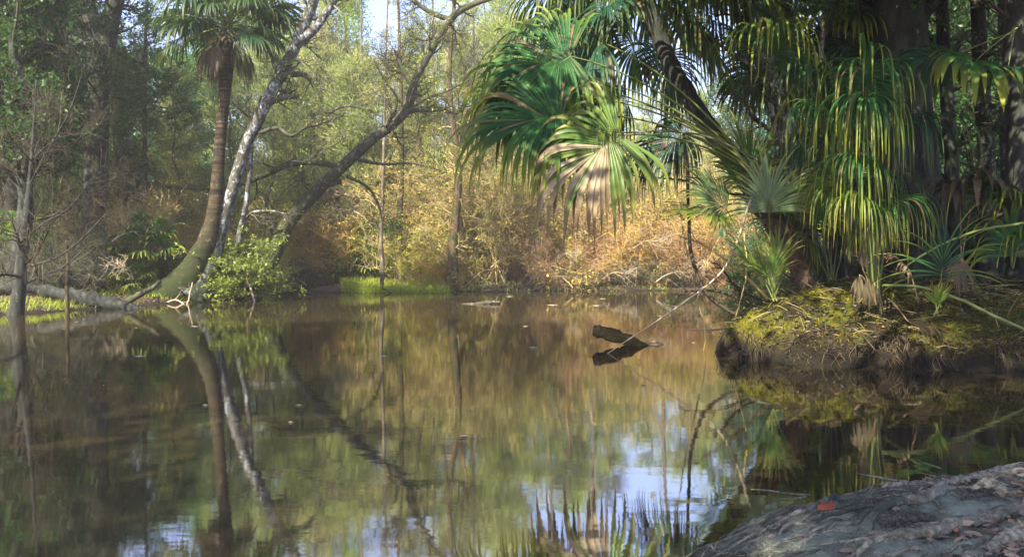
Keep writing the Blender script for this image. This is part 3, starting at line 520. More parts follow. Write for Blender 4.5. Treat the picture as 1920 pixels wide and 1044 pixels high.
# ------------------------------------------------------------------ palms and palmettos on the mossy point
def ribbons(mb, base, h, w, lean, rng, K=5, mat=0, curl=1.2, az=None):
    N=len(base); az=rng.random(N)*2*PI if az is None else az; d=np.stack([np.cos(az),np.sin(az),np.zeros(N)],1); el=lean*(.4+rng.random(N))
    p=base.copy(); V=np.empty((N,K,2,3)); sd=np.stack([-np.sin(az),np.cos(az),np.zeros(N)],1); sd=nrm(sd+rng.normal(size=(N,3))*.3)
    for k in range(K):
        ww=(w*(1-(k/(K-1))**2)+.0006)[:,None] if hasattr(w,'__len__') else w*(1-(k/(K-1))**2)+.0006
        V[:,k,0]=p-sd*ww; V[:,k,1]=p+sd*ww
        e=el+curl*lean*(k/(K-1))**1.3
        p=p+(np.sin(e)[:,None]*d+np.cos(e)[:,None]*np.array([0,0,1.]))*(h/(K-1))[:,None]
    i=np.arange(N*K*2).reshape(N,K,2); Q=np.stack([i[:,:-1,0],i[:,:-1,1],i[:,1:,1],i[:,1:,0]],-1)
    mb.add(V,Q,mat=mat,along=np.broadcast_to(np.linspace(0,1,K)[None,:,None],(N,K,2)))
def fr_px(t,hub,base,ax,L,roll=1.1,droop=1.2,spread=2.0,mats=None,seed=0,**kw):
    return frond(t,P(*base),P(*hub),axis=ax,L=L,roll=roll,droop=droop,spread=spread,mats=mats,rng=R(seed),K=11,**kw)
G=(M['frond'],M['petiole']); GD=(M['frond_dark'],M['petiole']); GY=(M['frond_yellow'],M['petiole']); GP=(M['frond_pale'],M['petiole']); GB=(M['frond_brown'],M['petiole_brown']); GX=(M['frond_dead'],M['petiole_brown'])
# the leaning palm whose long stalks reach out over the water
t=thing('leaning_palm','young palm whose long stalks arch left over the water with big drooping fans','palm',P(1512,548,13.4))
mb=MB(); p,r=px_curve([(1530,575,46),(1505,520,36),(1470,440,32),(1430,375,32),(1395,325,32),(1370,295,22)],13.2,26); tubes(mb,p,r,12,rough=.2,rng=R(60)); mb.build('trunk',M['bark_boots'],t)
g=R(61)
for k in range(34):
    u=g.random(); i=int(u*24); q=p[i]; d=nrm(p[min(i+1,25)]-p[i-1 if i else 0]); a=nrm(np.cross(d,g.normal(size=3))); e=nrm(a*.7+d*.9)
    bx=MB(); tubes(bx,np.stack([q+a*r[i]*.7,q+a*r[i]*.9+e*.12,q+a*r[i]*.9+e*.3]),np.array([.035,.028,.008]),5); bx.build('leaf_base',M['bark_boots'],t)
for k,(hub,base,ax,L,roll,dr,sp) in enumerate([
  ((1070,106,12.3),(1395,300,13),(-1,-.15,-.12),1.35,1.15,1.25,2.1),
  ((1047,179,12.0),(1400,305,13),(-1,.05,.02),1.2,1.0,1.35,2.0),
  ((1055,215,11.7),(1405,315,13),(-.95,-.1,-.05),1.35,1.0,1.35,2.0),
  ((1010,150,12.6),(1395,300,13),(-1,.2,-.25),1.25,.9,1.5,1.9),
  ((1110,150,12.9),(1400,305,13.1),(-.6,.2,-.7),1.2,1.2,1.3,1.9),
  ((1130,80,12.8),(1400,300,13.1),(-.9,.3,-.1),1.25,1.0,1.5,2.0),
  ((1175,190,13.6),(1405,310,13.2),(-.8,.3,-.3),1.0,.9,1.6,1.7),
  ((1280,250,13.3),(1410,320,13.2),(-.8,.3,-.5),1.0,.9,1.5,1.9),
  ((1440,110,13.0),(1420,300,13.2),(.1,-.7,.2),1.15,.6,1.5,2.0),
  ((1490,160,12.6),(1425,305,13.2),(.5,-.6,-.1),1.15,.5,1.5,2.0)]):
    fr_px(t,hub,base,ax,L*1.15,roll,dr,sp,G if k<5 else (G,GD)[k%2],600+k,nseg=68,pr=.013,arch=.16,hang=2.6)
fr_px(t,(1160,254,11.3),(1410,325,13),(-.85,-.1,-.5),1.38,1.25,1.35,2.0,GY,640,nseg=48,arch=.14,brownside=[12,13,14,15,16,17,19,20,22,23,26,30,31],hang=2.8)
# the tall palm leaning out of the frame: its crown hangs into the picture from above
t=thing('tall_palm','dark slanting palm trunk behind the big fans, its crown hanging from the top','palm',P(1560,560,15.5))
mb=MB(); p,r=px_curve([(1560,580,70),(1500,490,44),(1440,400,38),(1365,290,35),(1300,195,33),(1262,130,32),(1232,60,32),(1212,0,34),(1205,-30,36)],15,36); tubes(mb,p,r,12,rough=.16,rng=R(62)); mb.build('trunk',M['bark_dark'],t)
g=R(63); hubc=P(1205,-25,15)
for k in range(27):
    az=k*2.4+g.normal()*.2; el=.9-1.7*(k+.5)/27; d=np.array([math.cos(az)*math.cos(el),math.sin(az)*math.cos(el),math.sin(el)])
    h=hubc+d*(1.15+.5*g.random()); ax=nrm(d*np.array([1,1,.4])+np.array([0,0,-.45]))
    frond(t,hubc+d*.1,h,axis=ax,L=1.35,roll=g.normal()*.5,droop=1.7,spread=2.0,mats=(GD,G)[k%3==1],rng=g,nseg=54,K=9,arch=.05)
# fronds of a second tall palm over the point
t=thing('shaded_palm','dim cabbage palm behind the mottled trunks, fans drooping between them','palm',P(1565,545,16.5))
mb=MB(); p,r=px_curve([(1565,560,40),(1560,420,34),(1552,250,32),(1548,90,32),(1548,50,36)],16.5,26); tubes(mb,p,r,12,rough=.16,rng=R(64)); mb.build('trunk',M['bark_dark'],t)
g=R(65); hubc=P(1548,60,16.5)
for k in range(30):
    az=k*2.4+g.normal()*.2; el=1.1-1.9*(k+.5)/30; d=np.array([math.cos(az)*math.cos(el),math.sin(az)*math.cos(el),math.sin(el)])
    h=hubc+d*(1.0+.4*g.random()); ax=nrm(d*np.array([1,1,.4])+np.array([0,0,-.45]))
    frond(t,hubc+d*.1,h,axis=ax,L=1.2,roll=g.normal()*.5,droop=1.7,spread=2.0,mats=(GD,G)[k%3==0],rng=g,nseg=46,K=8,arch=.05)
# drooping fan plant in the middle of the point
t=thing('fan_palm','tall drooping green fan plant rising from the crest of the mossy point','palm',P(1642,575,11.6))
for k,(hub,base,ax,L,roll,dr,sp,mm) in enumerate([
  ((1622,165,11.3),(1640,570,11.6),(-.1,-.5,.75),1.05,.1,2.1,2.4,G),
  ((1622,172,11.2),(1640,570,11.6),(-.3,-.8,-.2),1.2,.1,1.7,1.5,G),
  ((1640,150,11.9),(1643,570,11.7),(.2,.6,.6),1.0,.2,1.7,2.2,GD),
  ((1570,215,11.9),(1638,570,11.7),(-.7,-.3,.3),1.1,.4,1.8,2.1,G),
  ((1690,230,11.8),(1644,570,11.7),(.7,-.3,.2),1.05,-.4,1.7,2.0,GD),
  ((1612,300,11.4),(1640,570,11.6),(-.4,-.7,.1),1.0,.3,1.8,2.0,G),
  ((1625,385,11.2),(1640,572,11.5),(-.6,-.6,.35),.85,.4,1.5,2.1,GY),
  ((1600,360,11.6),(1638,572,11.6),(-.8,-.2,.3),.9,.6,1.6,2.0,GY),
  ((1655,380,11.5),(1643,572,11.6),(.6,-.5,.2),.8,-.4,1.7,2.0,G),
  ((1630,430,11.6),(1641,572,11.6),(.1,-.8,.5),.7,.1,1.6,2.0,GY),
  ((1595,260,12.3),(1638,570,11.7),(-.3,.5,.2),1.1,.3,1.9,2.1,GD),
  ((1640,330,12.1),(1641,570,11.7),(.1,.6,.1),1.1,.2,1.9,2.1,GD)]):
    fr_px(t,hub,base,ax,L*1.15,roll,dr,sp,mm,700+k,nseg=44,pr=.012,arch=.03,w=.9,join=.3,hang=2.2)
for k in range(3): fr_px(t,(1612+k*14,515+k*8,11.3),(1640,570,11.5),(-.3+.15*k,-.4,-.8),.36,.8,1.5,.5,GX,720+k,nseg=12)
# palmettos: (base px, py, Y), hubs
def palmetto(label,base,fans,seed,mm=GP,L=.6,droop=.35,name='palmetto',nseg=32,spread=1.55,group='palmettos on the mossy point',pr=.008,w=1.1,join=.5):
    t=thing(name,label,'palmetto',P(*base),group); g=R(seed)
    for k,f in enumerate(fans):
        ax=f[3] if len(f)>3 and f[3] is not None else nrm(P(*f[:3])-P(*base)+g.normal(size=3)*.1); mq=f[4] if len(f)>4 else mm
        frond(t,P(*base)+g.normal(size=3)*.02,P(*f[:3]),axis=ax,L=L*(.85+.3*g.random()),roll=f[5] if len(f)>5 else g.normal()*.4,droop=droop,spread=spread,mats=mq,rng=g,nseg=nseg,K=8,arch=.04,pr=pr,join=join,w=w)
    return t
palmetto('palmetto with pale stiff fans held upright beneath the leaning palm',(1448,560,12.6),
  [(1362,392,12.2,(-.75,-.2,.55),GP,.9),(1442,398,12.3,(-.05,-.15,1),GP,0),(1395,350,12.8,(-.5,.2,.8),GY,.3),(1480,400,12.8,(.3,.1,.9),GY,0),(1352,402,12.1,(-1,-.3,.05),GY,.3),(1415,330,13,(-.3,.2,.9),GY,.6),(1470,340,13.2,(.3,.3,.8),GD,.2),(1510,420,12.8,(.6,0,.6),G,-.3)],71,L=.78,droop=.35,spread=1.5)
palmetto('low bright green palmetto with upright narrow leaves at the crest, left end of the point',(1452,562,12.2),
  [(1448,528,12.1,(0,-.2,1),GY,.1),(1438,525,12.2,(-.4,0,1),GY,.2),(1462,530,12.2,(.35,-.1,1),GY,.1),(1430,520,12.3,(-.6,.2,.8),GY,.3),(1458,500,12.3,(.1,.2,1),GY,.2)],72,L=.62,droop=.35,spread=.75,nseg=14)
palmetto('palmetto with a single spiky dark green fan in front of the broad black trunk',(1768,575,11.2),
  [(1765,517,11.0,(-.02,-.25,.9),G,0)],73,L=.8,droop=.35,spread=1.5,nseg=17,w=.6,join=.25)
palmetto('smallest bright green palmetto seedling on the bank below the spiky fan',(1757,590,10.6),
  [(1755,572,10.6,(-.1,-.3,1),GY,.1),(1760,574,10.6,(.3,-.3,1),GY,.2)],74,L=.26,droop=.25,spread=.8,nseg=12)
palmetto('palmetto with drooping fans at the edge of the dark woods',(1900,500,12.6),
  [(1895,480,12.5,(0,-.2,1),G,.1),(1900,388,12.6,(-.2,-.7,.3),G,.3),(1880,370,12.8,(-.6,-.4,.4),GD,.3),(1930,370,12.6,(.4,-.5,.4),G,.3),(1910,460,12.4,(.3,-.5,.8),G,.2)],75,L=.8,droop=1.3,nseg=24)
palmetto('palmetto with thin grey withered leaves hanging beside the dark woods',(1805,500,13.0),
  [(1825,365,13.0,(-.2,-.5,.3),GX,.3),(1800,360,13.2,(-.6,-.3,.3),GX,.3)],76,L=.95,droop=1.9,nseg=14)
palmetto('dim long-leaved fan hanging from high in the dark woods under the tallest trunks',(1905,60,12.0),
  [(1832,112,11.6,(-.5,-.5,-.1),G,.5),(1790,105,12.2,(-.9,-.2,.0),GD,.6),(1890,130,11.8,(.2,-.6,-.2),GD,.2)],77,L=1.05,droop=1.6,nseg=18,spread=1.7,name='fan_palm',group='palms in the dark woods')
palmetto('green palmetto behind the drooping fan plant, left of its stems',(1560,545,14.2),
  [(1540,420,14,(-.5,-.3,.7),GY,.4),(1575,400,14.3,(.1,-.2,1),GY,0),(1590,440,14,(.5,-.3,.6),G,-.3),(1520,450,14,(-.8,-.3,.3),GY,.5),(1560,350,14.5,(0,0,1),G,.2),(1535,370,14.5,(-.5,.2,.8),GY,.2)],78,L=.85,droop=.9)
palmetto('palmetto half hidden between the mottled trunk and the pale fans',(1500,540,14.0),
  [(1490,430,14,(-.3,-.3,.9),GD,.2),(1515,400,14.2,(.2,-.1,1),G,0),(1470,450,13.9,(-.7,-.3,.5),GY,.5),(1480,350,14.4,(0,0,1),G,.2)],79,L=.8,droop=.8)
# palmettos of the far bank and the left bank
KPL={}
for nm,sd,mm in (('pale',301,GP),('green',302,G),('yellow',303,GY)):
    g=R(sd); t=thing('palmetto','','palmetto',(0,0,0),'palmettos along the banks',world=False)
    for k in range(15):
        az=k*2.4+g.normal()*.2; el=1.35-1.25*(k+.5)/15; d=np.array([math.cos(az)*math.cos(el),math.sin(az)*math.cos(el),math.sin(el)]); h=d*(.7+.3*g.random())+np.array([0,0,.35])
        frond(t,(0,0,0),h,axis=nrm(d+np.array([0,0,-.1])),L=.62,roll=g.normal()*.3,droop=.9,spread=1.8,mats=mm,rng=g,nseg=20,K=6,arch=.05,pr=.01,w=1.2)
    KPL[nm]=Kind(t)
for kind,px,Y,sc,z in [('green',662,42,1.2,None),('green',655,43,1.5,None),('pale',705,43.5,1.7,None),('pale',778,44,1.6,1.6),('green',783,46,1.6,4.2),('pale',812,44,1.6,1.7),('pale',745,44.5,1.5,1.4),('pale',800,47,1.9,4.0),('pale',860,46,1.6,2.2),('green',830,47,1.6,3.0),('yellow',730,46,1.8,3.0),('pale',690,46,1.6,2.0),('green',930,45,1.4,None),('pale',1010,47,1.5,1.5),
  ('green',208,31,1.0,.9),('green',262,29.5,1.2,1.1),('green',225,32,1.2,None),('yellow',255,28.5,.8,None),('green',20,27,1.1,1.6),('yellow',5,30,1.2,2.0),('green',150,34,1.3,2.2),('yellow',340,34,1.0,None),('green',100,36,1.4,2.5)]:
    plant(kind,px,Y,sc,look={'pale':'silvery green palmetto','green':'deep green palmetto','yellow':'yellow-green palmetto'}[kind],kinds=KPL,where='growing' ,z=z)

# ------------------------------------------------------------------ trunks of the point
limb_tree('mottled_tree','leaning trunk mottled with pale lichen, rising from the point left of the drooping fan plant','tree',14.4,
  [[(1545,575,64),(1528,510,44),(1510,440,42),(1492,360,42),(1474,280,38),(1462,220,34),(1448,150,30),(1428,80,26),(1405,10,24),(1388,-60,22)]],
  [[(1500,390,14),(1530,300,12),(1545,200,9),(1540,100,8),(1550,-20,7)],[(1458,200,12),(1480,120,12),(1478,40,12),(1470,-40,10)]],M['bark_lichen'],R(81),M['twig_dark'],M['leaf_dark'],n1=16,l1=1.3,n2=6,l2=.6,per=1.2,leafsize=.07,t0=.3,limb_n=8)
limb_tree('oak_tree','broadest trunk, nearly black, standing on the point behind the spiky palmetto','tree',14.6,
  [[(1722,560,150),(1722,500,118),(1718,440,106),(1708,340,98),(1700,240,94),(1690,120,90),(1685,0,86),(1680,-120,80),(1676,-300,60)]],
  [[(1690,30,36),(1640,-30,30),(1560,-120,24)],[(1700,60,30),(1770,-20,26),(1860,-120,20)]],M['bark_dark'],R(82),M['twig_dark'],M['leaf_dark'],n1=10,l1=2.0,n2=7,l2=1.0,per=9,leafsize=.1,t0=.62,side=24,limb_n=14)
for j,(tr,Y,bk,lab) in enumerate([
  ([(1602,520,34),(1598,400,30),(1592,200,32),(1575,100,36),(1562,0,38),(1555,-100,34)],15.6,'bark_lichen','pale grey trunk entering at the top between the mottled tree and the broad black trunk'),
  ([(1790,520,34),(1788,400,26),(1780,250,24),(1770,100,24),(1765,-60,20)],14.8,'bark_dark','slim black trunk just right of the broad black trunk'),
  ([(1850,520,40),(1848,420,34),(1850,300,30),(1840,150,28),(1830,-60,24)],15.4,'bark_dark','bluish black trunk, second slim one right of the broad black trunk'),
  ([(1885,520,30),(1890,400,24),(1885,200,22),(1880,-60,20)],16.4,'bark_dark','thin dark trunk at the back of the dark woods near the frame edge'),
  ([(1925,520,70),(1920,400,60),(1915,200,56),(1905,-60,50)],13.4,'bark_dark','thick black trunk cut by the frame edge'),
  ([(1660,520,28),(1655,400,22),(1650,200,20),(1640,0,18),(1636,-60,16)],17.0,'bark_dark','slim dark trunk hidden behind the drooping fan plant'),
  ([(1502,540,22),(1520,440,18),(1540,300,16),(1560,160,14),(1590,-40,12)],16.0,'bark_dark','slim dark stem slanting right behind the mottled tree'),
  ([(1585,540,20),(1580,430,16),(1590,300,15),(1600,160,14),(1610,-40,12)],18.0,'bark_grey','thin brown stem in the gap left of the drooping fan plant')]):
    limb_tree('slim_tree',lab,'tree',Y,[tr],[],M[bk],R(90+j),M['twig_dark'],M['leaf_dark'],n1=14,l1=1.2,n2=6,l2=.6,per=1.6,leafsize=.07,t0=.2,side=10)
# unseen crowns added outside the frame to shade the point, shore and left side
def crown(name,label,cx,cy,cz,rx,ry,rz,n,size,seed,m,trunk,leafn=9,hole=None):
    g=R(seed); t=thing(name,label,'tree',(trunk[0][0],trunk[0][1],0)); mb=MB(); p,r=curve(np.array(trunk)[:,:3],np.array(trunk)[:,3],20); tubes(mb,p,r,12,rough=.12,rng=g); mb.build('trunk',M['bark_dark'],t)
    u=nrm(g.normal(size=(n,3)))*(g.random((n,1))**.4); c=np.array([cx,cy,cz])+u*np.array([rx,ry,rz]); st=p[-1]
    sh=c-SUN*(c[:,2:3]/SUN[2])
    if hole: c=c[np.hypot(sh[:,0]-hole[0],sh[:,1]-hole[1])>hole[2]]; n=len(c)
    b=np.stack([c-nrm(c-st)*1.2,c],1); tw,ra=grow(b,np.full((n,2),.03),7,.1,1,.9,1.5,5,.25,.02,.7,g)
    lb=MB()
    for k in range(0,n,max(1,n//34)):
        q=np.stack([st,(st+c[k])/2+np.array([0,0,.5])+g.normal(size=3)*.4,c[k]]); tubes(lb,*curve(q,[.11,.06,.025],10),5)
    tubes(lb,tw,np.maximum(ra,.01)); lb.build('branches',M['twig_dark'],t)
    lv=MB(); leaves(lv,tw,leafn,size,g,jit=.25); lv.build('crown',m,t); return t
crown('oak_tree','spreading evergreen oak leaning over the near shore, its grey roots crossing the mud',-4,1,8.8,11,8,1.8,440,.26,401,M['leaf_dark'],[(6.5,.6,-.1,.55),(6.0,.8,2,.42),(4.5,1,4.5,.36),(1,1.8,6.6,.3),(-2,2.2,7.6,.2)],hole=(4.3,12.2,1.7))  # crown shaped to shade the shore, with a gap for sun on the moss
crown('oak_tree','tall evergreen oak added to shade the point, its crown over the frame',8.5,10.5,8.2,8.5,7,1.5,420,.26,402,M['leaf_dark'],[(12.5,13,.9,.4),(12,13.2,4,.34),(11,13.4,8,.22)])
for j,(x,y,cx,cy,cz,rx) in enumerate([(-14,3,-9,5,9.5,6.5),(-28,26,-24,28,10,6)]):
    crown('oak_tree',f"{['dense','broad','leafy','rounded'][j]} evergreen oak added beyond the frame to shade the left side",cx,cy,cz,rx,6,2.2,210,.3,410+j,M['leaf_dark'],[(x,y,-.2,.35),(x+.4,y,4,.28),((x+cx)/2,(y+cy)/2,cz-1,.18)])

# ------------------------------------------------------------------ vines and sticks
def vine(label,pts,Y,m,name='vine',group=None,cat=None,seed=0,sub=0):
    p,r=px_curve(pts,Y,40); g=R(seed); p=p+np.cumsum(g.normal(size=p.shape)*.006,0)*np.linspace(0,1,40)[:,None]
    mb=MB(); tubes(mb,p,r,6,rough=.15,rng=g)
    if sub: a,ra=grow(p[None],r[None],sub,.1,.95,.8,.45,5,.3,-.02,.5,g); tubes(mb,a,np.maximum(ra,.0025))
    o=mb.build(name,m); return tag(o,label,cat or 'vine',group)
vine('dark looping vine hanging to the water left of the palmettos',[(1282,250,5),(1288,320,6),(1292,400,6),(1294,460,7),(1304,505,7),(1322,545,7),(1352,572,7),(1385,584,6),(1405,582,5)],12.6,M['twig_dark'],seed=1,sub=8)
vine('long pale stick slanting from the palm trunk down to the pond surface',[(1438,290,6),(1420,340,6),(1400,400,5),(1385,450,5),(1365,500,4),(1330,540,3),(1270,585,3),(1200,632,2),(1142,668,1.5)],12.4,M['twig_pale'],name='fallen_branch',cat='branch',seed=2,sub=5)
vine('thin straight vine just left of the looping one',[(1262,300,2.5),(1275,400,2.5),(1290,480,2.5),(1310,560,2.5),(1325,640,2),(1300,700,1.5)],12.8,M['twig_tan'],seed=3,sub=4)
vine('short curling vine under the pale stiff fans',[(1395,430,3),(1398,500,3),(1392,540,2.5),(1380,590,2)],12.4,M['twig_tan'],seed=4,sub=4)
for j,(lab,pts,Y,m) in enumerate([
  ('dark bare branch leaning left from the point above its mossy tip',[(1450,590,7),(1400,565,6),(1350,548,5),(1300,545,4),(1270,552,2)],12.8,'twig_dark'),
  ('brown drooping branch poking left below the pale fans',[(1440,560,7),(1400,520,6),(1350,480,5),(1310,455,4),(1270,440,2)],12.7,'twig_tan'),
  ('crooked branch reaching left just above the water from behind the tip',[(1445,575,6),(1420,560,5),(1380,540,5),(1350,505,4),(1335,498,2)],13,'twig_dark'),
  ('long thin dark branch stretching left across the red brush',[(1470,400,6),(1400,372,5),(1330,352,4),(1270,335,4),(1215,330,3),(1180,322,2)],13.4,'twig_dark'),
  ('thin grey branch crossing above the half-brown fan',[(1420,300,5),(1340,262,4),(1260,246,4),(1180,246,3),(1110,238,2)],12.5,'twig_grey'),
  ('dark branch running from the mottled trunk up toward the tall palm',[(1545,330,7),(1480,200,8),(1410,130,7),(1340,80,6),(1270,30,5),(1200,-30,4)],13.2,'twig_dark')]):
    vine(lab,pts,Y,M[m],name='bare_branch',cat='branch',seed=20+j,sub=9)
vine('bright green palm leaf stalk arching down to the frame edge',[(1655,535,5),(1720,537,6),(1790,556,7),(1860,586,7),(1925,615,7),(1990,650,7)],10.6,M['petiole'],name='leaf_stalk',cat='leaf stalk',seed=40)
vine('thin straight green stalk slanting up past the broad black trunk',[(1690,505,4),(1740,472,4),(1800,443,5),(1860,424,5),(1925,412,6)],11.4,M['petiole'],name='leaf_stalk',cat='leaf stalk',seed=41)
# brown fallen fans
for j,(lab,hub,base,ax,L,mm) in enumerate([
  ('curled orange-brown dead fan held above the ground before the broad trunk',(1705,505,11.3),(1720,560,11.2),(-.7,-.3,.5),.42,GB),
  ('rusty dead fan lying on the bank below the spiky palmetto',(1700,600,10.8),(1665,560,11.2),(.6,-.5,-.25),.5,GB),
  ('brown withered fan standing against the drooping plant stems',(1618,505,11.3),(1640,565,11.4),(-.2,-.2,.9),.28,GX),
  ('pale withered fan folded beside the spiky palmetto',(1800,480,11.8),(1815,545,11.8),(-.2,-.3,-.6),.5,GX),
  ('small reddish dead fan at the waterline of the point',(1640,655,10.5),(1600,615,10.6),(.7,-.3,-.3),.28,GB)]):
    t=thing('dead_fan',lab,'palm leaf',P(*base)); fr_px(t,hub,base,ax,L,.6,1.0,.7,mm,800+j,nseg=14,pr=.008,arch=.1)
# snag and floating logs
def log(label,pts,Y,m,name='log',cat='log',seed=0,rough=.22,side=14,k=30,drop=0):
    p,r=px_curve(pts,Y,k); g=R(seed); mb=MB(); r=r*(1+.09*np.sin(np.arange(len(r))*.9+g.random()*6))*(1+.05*g.normal(size=len(r))); tubes(mb,p,r,side,rough=rough,rng=g); return tag(mb.build(name,m),label,cat)
log('short mossy dead log jutting up out of the open water',[(1112,619,20),(1130,623,25),(1155,630,25),(1180,639,23),(1205,650,16),(1235,672,8)],13.6,M['bark_snag'],seed=5,name='snag')
vine('thin white twig floating at the low end of the jutting log',[(1208,645,3),(1225,643,4),(1250,645,2)],13.75,M['twig_pale'],name='floating_twig',cat='twig',seed=6,sub=3)
log('grey log lying low in the far water, its end raised above its reflection',[(850,577,4),(868,573,8),(890,571,9),(910,568,8),(925,566,7),(938,567,6)],27.3,M['bark_oak'],seed=7,side=10,k=20)
log('bleached straight stick floating beside the tip of the mossy point',[(1270,619,2),(1310,618,4),(1350,618,5),(1380,618,3)],16.8,M['twig_pale'],name='floating_stick',cat='stick',seed=8,side=6,rough=.2)
log('thick dark fallen log on the left bank running down into the water',[(70,543,20),(110,550,24),(150,558,27),(190,567,27),(225,573,26),(252,580,18),(266,590,8)],24.6,M['bark_dark'],seed=9,k=40)
log('thin crooked branch rising from the end of the fallen log',[(222,572,14),(245,562,12),(265,550,12),(285,540,9),(300,528,7)],24.8,M['bark_oak'],name='broken_branch',cat='branch',seed=10,side=8,k=20)
log('dark low log under the bushes at the left frame edge',[(-40,560,26),(0,540,26),(40,538,22),(80,545,18)],25.5,M['bark_dark'],name='fallen_log',seed=11)
log('forked stump end poking from the water before the orange brush',[(600,549,5),(606,546,7),(612,545,6),(630,543,4),(645,541,3)],39.0,M['bark_dark'],name='stump',cat='stump',seed=12,side=7,k=12)
vine('bent dark twig rising from the water at the sedge clump',[(716,540,3),(728,546,3),(738,556,3)],37.5,M['twig_dark'],name='bent_twig',cat='twig',seed=13)
# leafy bush at the foot of the leaning oak, overhanging the water
g=R(66); t=thing('leafy_bush','bright green leafy bush hanging over the water at the foot of the lichened tree','bush',P(450,568,30))
b0=np.array([P(g.uniform(415,480),g.uniform(540,562),30+g.uniform(-.6,.6)) for k in range(20)]); bb=np.stack([b0,b0+np.array([0,0,.2])+g.normal(size=(20,3))*.12],1)
s,rs=grow(bb,np.full((20,2),.03),2,.2,.8,.7,1.7,8,.15,.06,1,g,taper=0,bias=(0,-.2,.1)); a,ra=grow(s,rs,7,.1,1,.9,.8,5,.25,-.02,.6,g); c_,rc=grow(a,ra,5,.1,1,.8,.4,4,.25,0,.7,g)
tw=MB(); tubes(tw,s,rs); tubes(tw,a,np.maximum(ra,.006)); tubes(tw,c_,np.maximum(rc,.004)); tw.build('stems',M['twig_grey'],t)
lv=MB(); leaves(lv,c_,5.5,.115,g,jit=.05,asp=.5,droop=.3); lv.build('foliage',M['leaf_bush'],t)
for j,(lab,pts,Y) in enumerate([('pale bare forked stick standing in the water before the leafy bush',[(478,572,4),(472,545,4),(463,520,3),(470,500,3),(440,498,2)],29.2),('white curved twig dipping into the water left of the leafy bush',[(310,568,3),(330,562,3),(350,570,3),(358,545,2.5),(362,530,2)],27.6)]):
    vine(lab,pts,Y,M['twig_pale'],name='bare_branch',cat='branch',seed=50+j,sub=5)

KF={}
for nm,sd,mm in (('pale',61,'twig_pale'),('grey',62,'twig_grey')):
    g=R(sd); t=thing('fallen_branch','','branch',(0,0,0),'dead branches along the banks',world=False)
    p,r=curve([(0,0,0),(.5,.1,.35),(1.1,.1,.55),(1.8,.3,.5),(2.4,.2,.8)],[.035,.03,.022,.014,.006],24); a,ra=grow(p[None],r[None],14,.1,.98,.9,.9,7,.3,.03,.6,g); b,rb=grow(a,ra,5,.2,1,.8,.45,5,.3,0,.7,g)
    mb=MB(); tubes(mb,p,r,6); mb.build('limb',M[mm],t); mb=MB(); tubes(mb,a,np.maximum(ra,.008)); tubes(mb,b,np.maximum(rb,.006)); mb.build('twigs',M[mm],t); KF[nm]=Kind(t)
BRL={'pale':'pale dead forking branch','grey':'grey dead forking branch'}
for kind,px,Y,sc,z in [('pale',575,40.8,.8,.3),('pale',640,41.5,1,2.6),('grey',610,41,.8,.2),('pale',690,41.2,1.1,3.6),('pale',760,41.3,.9,2.6),('pale',870,41,1,2.0),('pale',920,40.8,1.1,1.2),('grey',985,40.6,.8,.3),('pale',1040,40.8,.9,1.4),('pale',1120,40.6,1,.4),('pale',1180,40.7,1.1,2.0),('pale',1230,40.4,.9,.5),('grey',1270,40.6,.9,.3),('pale',1290,40.6,1,1.4),('pale',1340,40.8,1,.8),('grey',545,40.9,.9,.2),('pale',250,27.5,.7,.9),('grey',180,26.5,.8,.6),('pale',290,29,.7,1.6),('grey',60,25,.9,.9),('pale',210,28,.8,2.2),('pale',720,43,1.3,4.4),('pale',800,42.8,1.2,4.0),('pale',600,36,.9,3.4)]:
    plant(kind,px,Y,sc,look=BRL[kind],kinds=KF,where='in the brush',z=z)
# ------------------------------------------------------------------ grass, moss, litter, roots
def scatter(n,xr,yr,rng,cond=None):
    x=rng.uniform(*xr,n); y=rng.uniform(*yr,n); z=ground_z(x,y); k=z>.02
    if cond is not None: k&=cond(x,y,z)
    return np.stack([x,y,z-.01],1)[k]
g=R(900); mb=MB()
Yb=g.uniform(38.0,41.5,5200); pb=g.uniform(640,845,5200); x=(pb-960)/FOC*Yb; z=np.maximum(ground_z(x,Yb),-.05); k=(fbm(x*.9,Yb*.9,50)>-.25)
base=np.stack([x,Yb,z],1)[k]; ribbons(mb,base,g.uniform(.25,.6,len(base)),.016,.6,g)
Yb=g.uniform(38.5,41,1500); pb=g.uniform(845,1480,1500); x=(pb-960)/FOC*Yb; z=ground_z(x,Yb); k=(z>-.05)&(fbm(x*.8,Yb,51)>.05)
base=np.stack([x,Yb,z],1)[k]; ribbons(mb,base,g.uniform(.15,.35,len(base)),.014,.6,g)
struct('sedge_grass',mb,M['grass'],'stuff')
mb=MB(); base=scatter(9000,(-18,-11),(19,30),g,lambda x,y,z:(fbm(x*.7,y*.7,52)>.05)); ribbons(mb,base,g.uniform(.12,.34,len(base)),.009,.6,g); struct('bank_grass',mb,M['grass'],'stuff')
mb=MB(); base=scatter(52000,(3.1,9),(10.2,15.2),g,lambda x,y,z:(fbm(x*1.1,y*1.1,53)>-.1)&(z>.22)); ribbons(mb,base,g.uniform(.02,.06,len(base)),.004,.7,g,K=3); struct('moss',mb,M['moss'],'stuff')
mb=MB(); base=scatter(26000,(3.2,14),(9.8,17),g,lambda x,y,z:(fbm(x*1.3,y*1.3,54)>-.05)&(z>.12)); ribbons(mb,base,g.uniform(.06,.26,len(base)),.0035,1.0,g,K=5); struct('point_grass',mb,M['grass_dark'],'stuff')
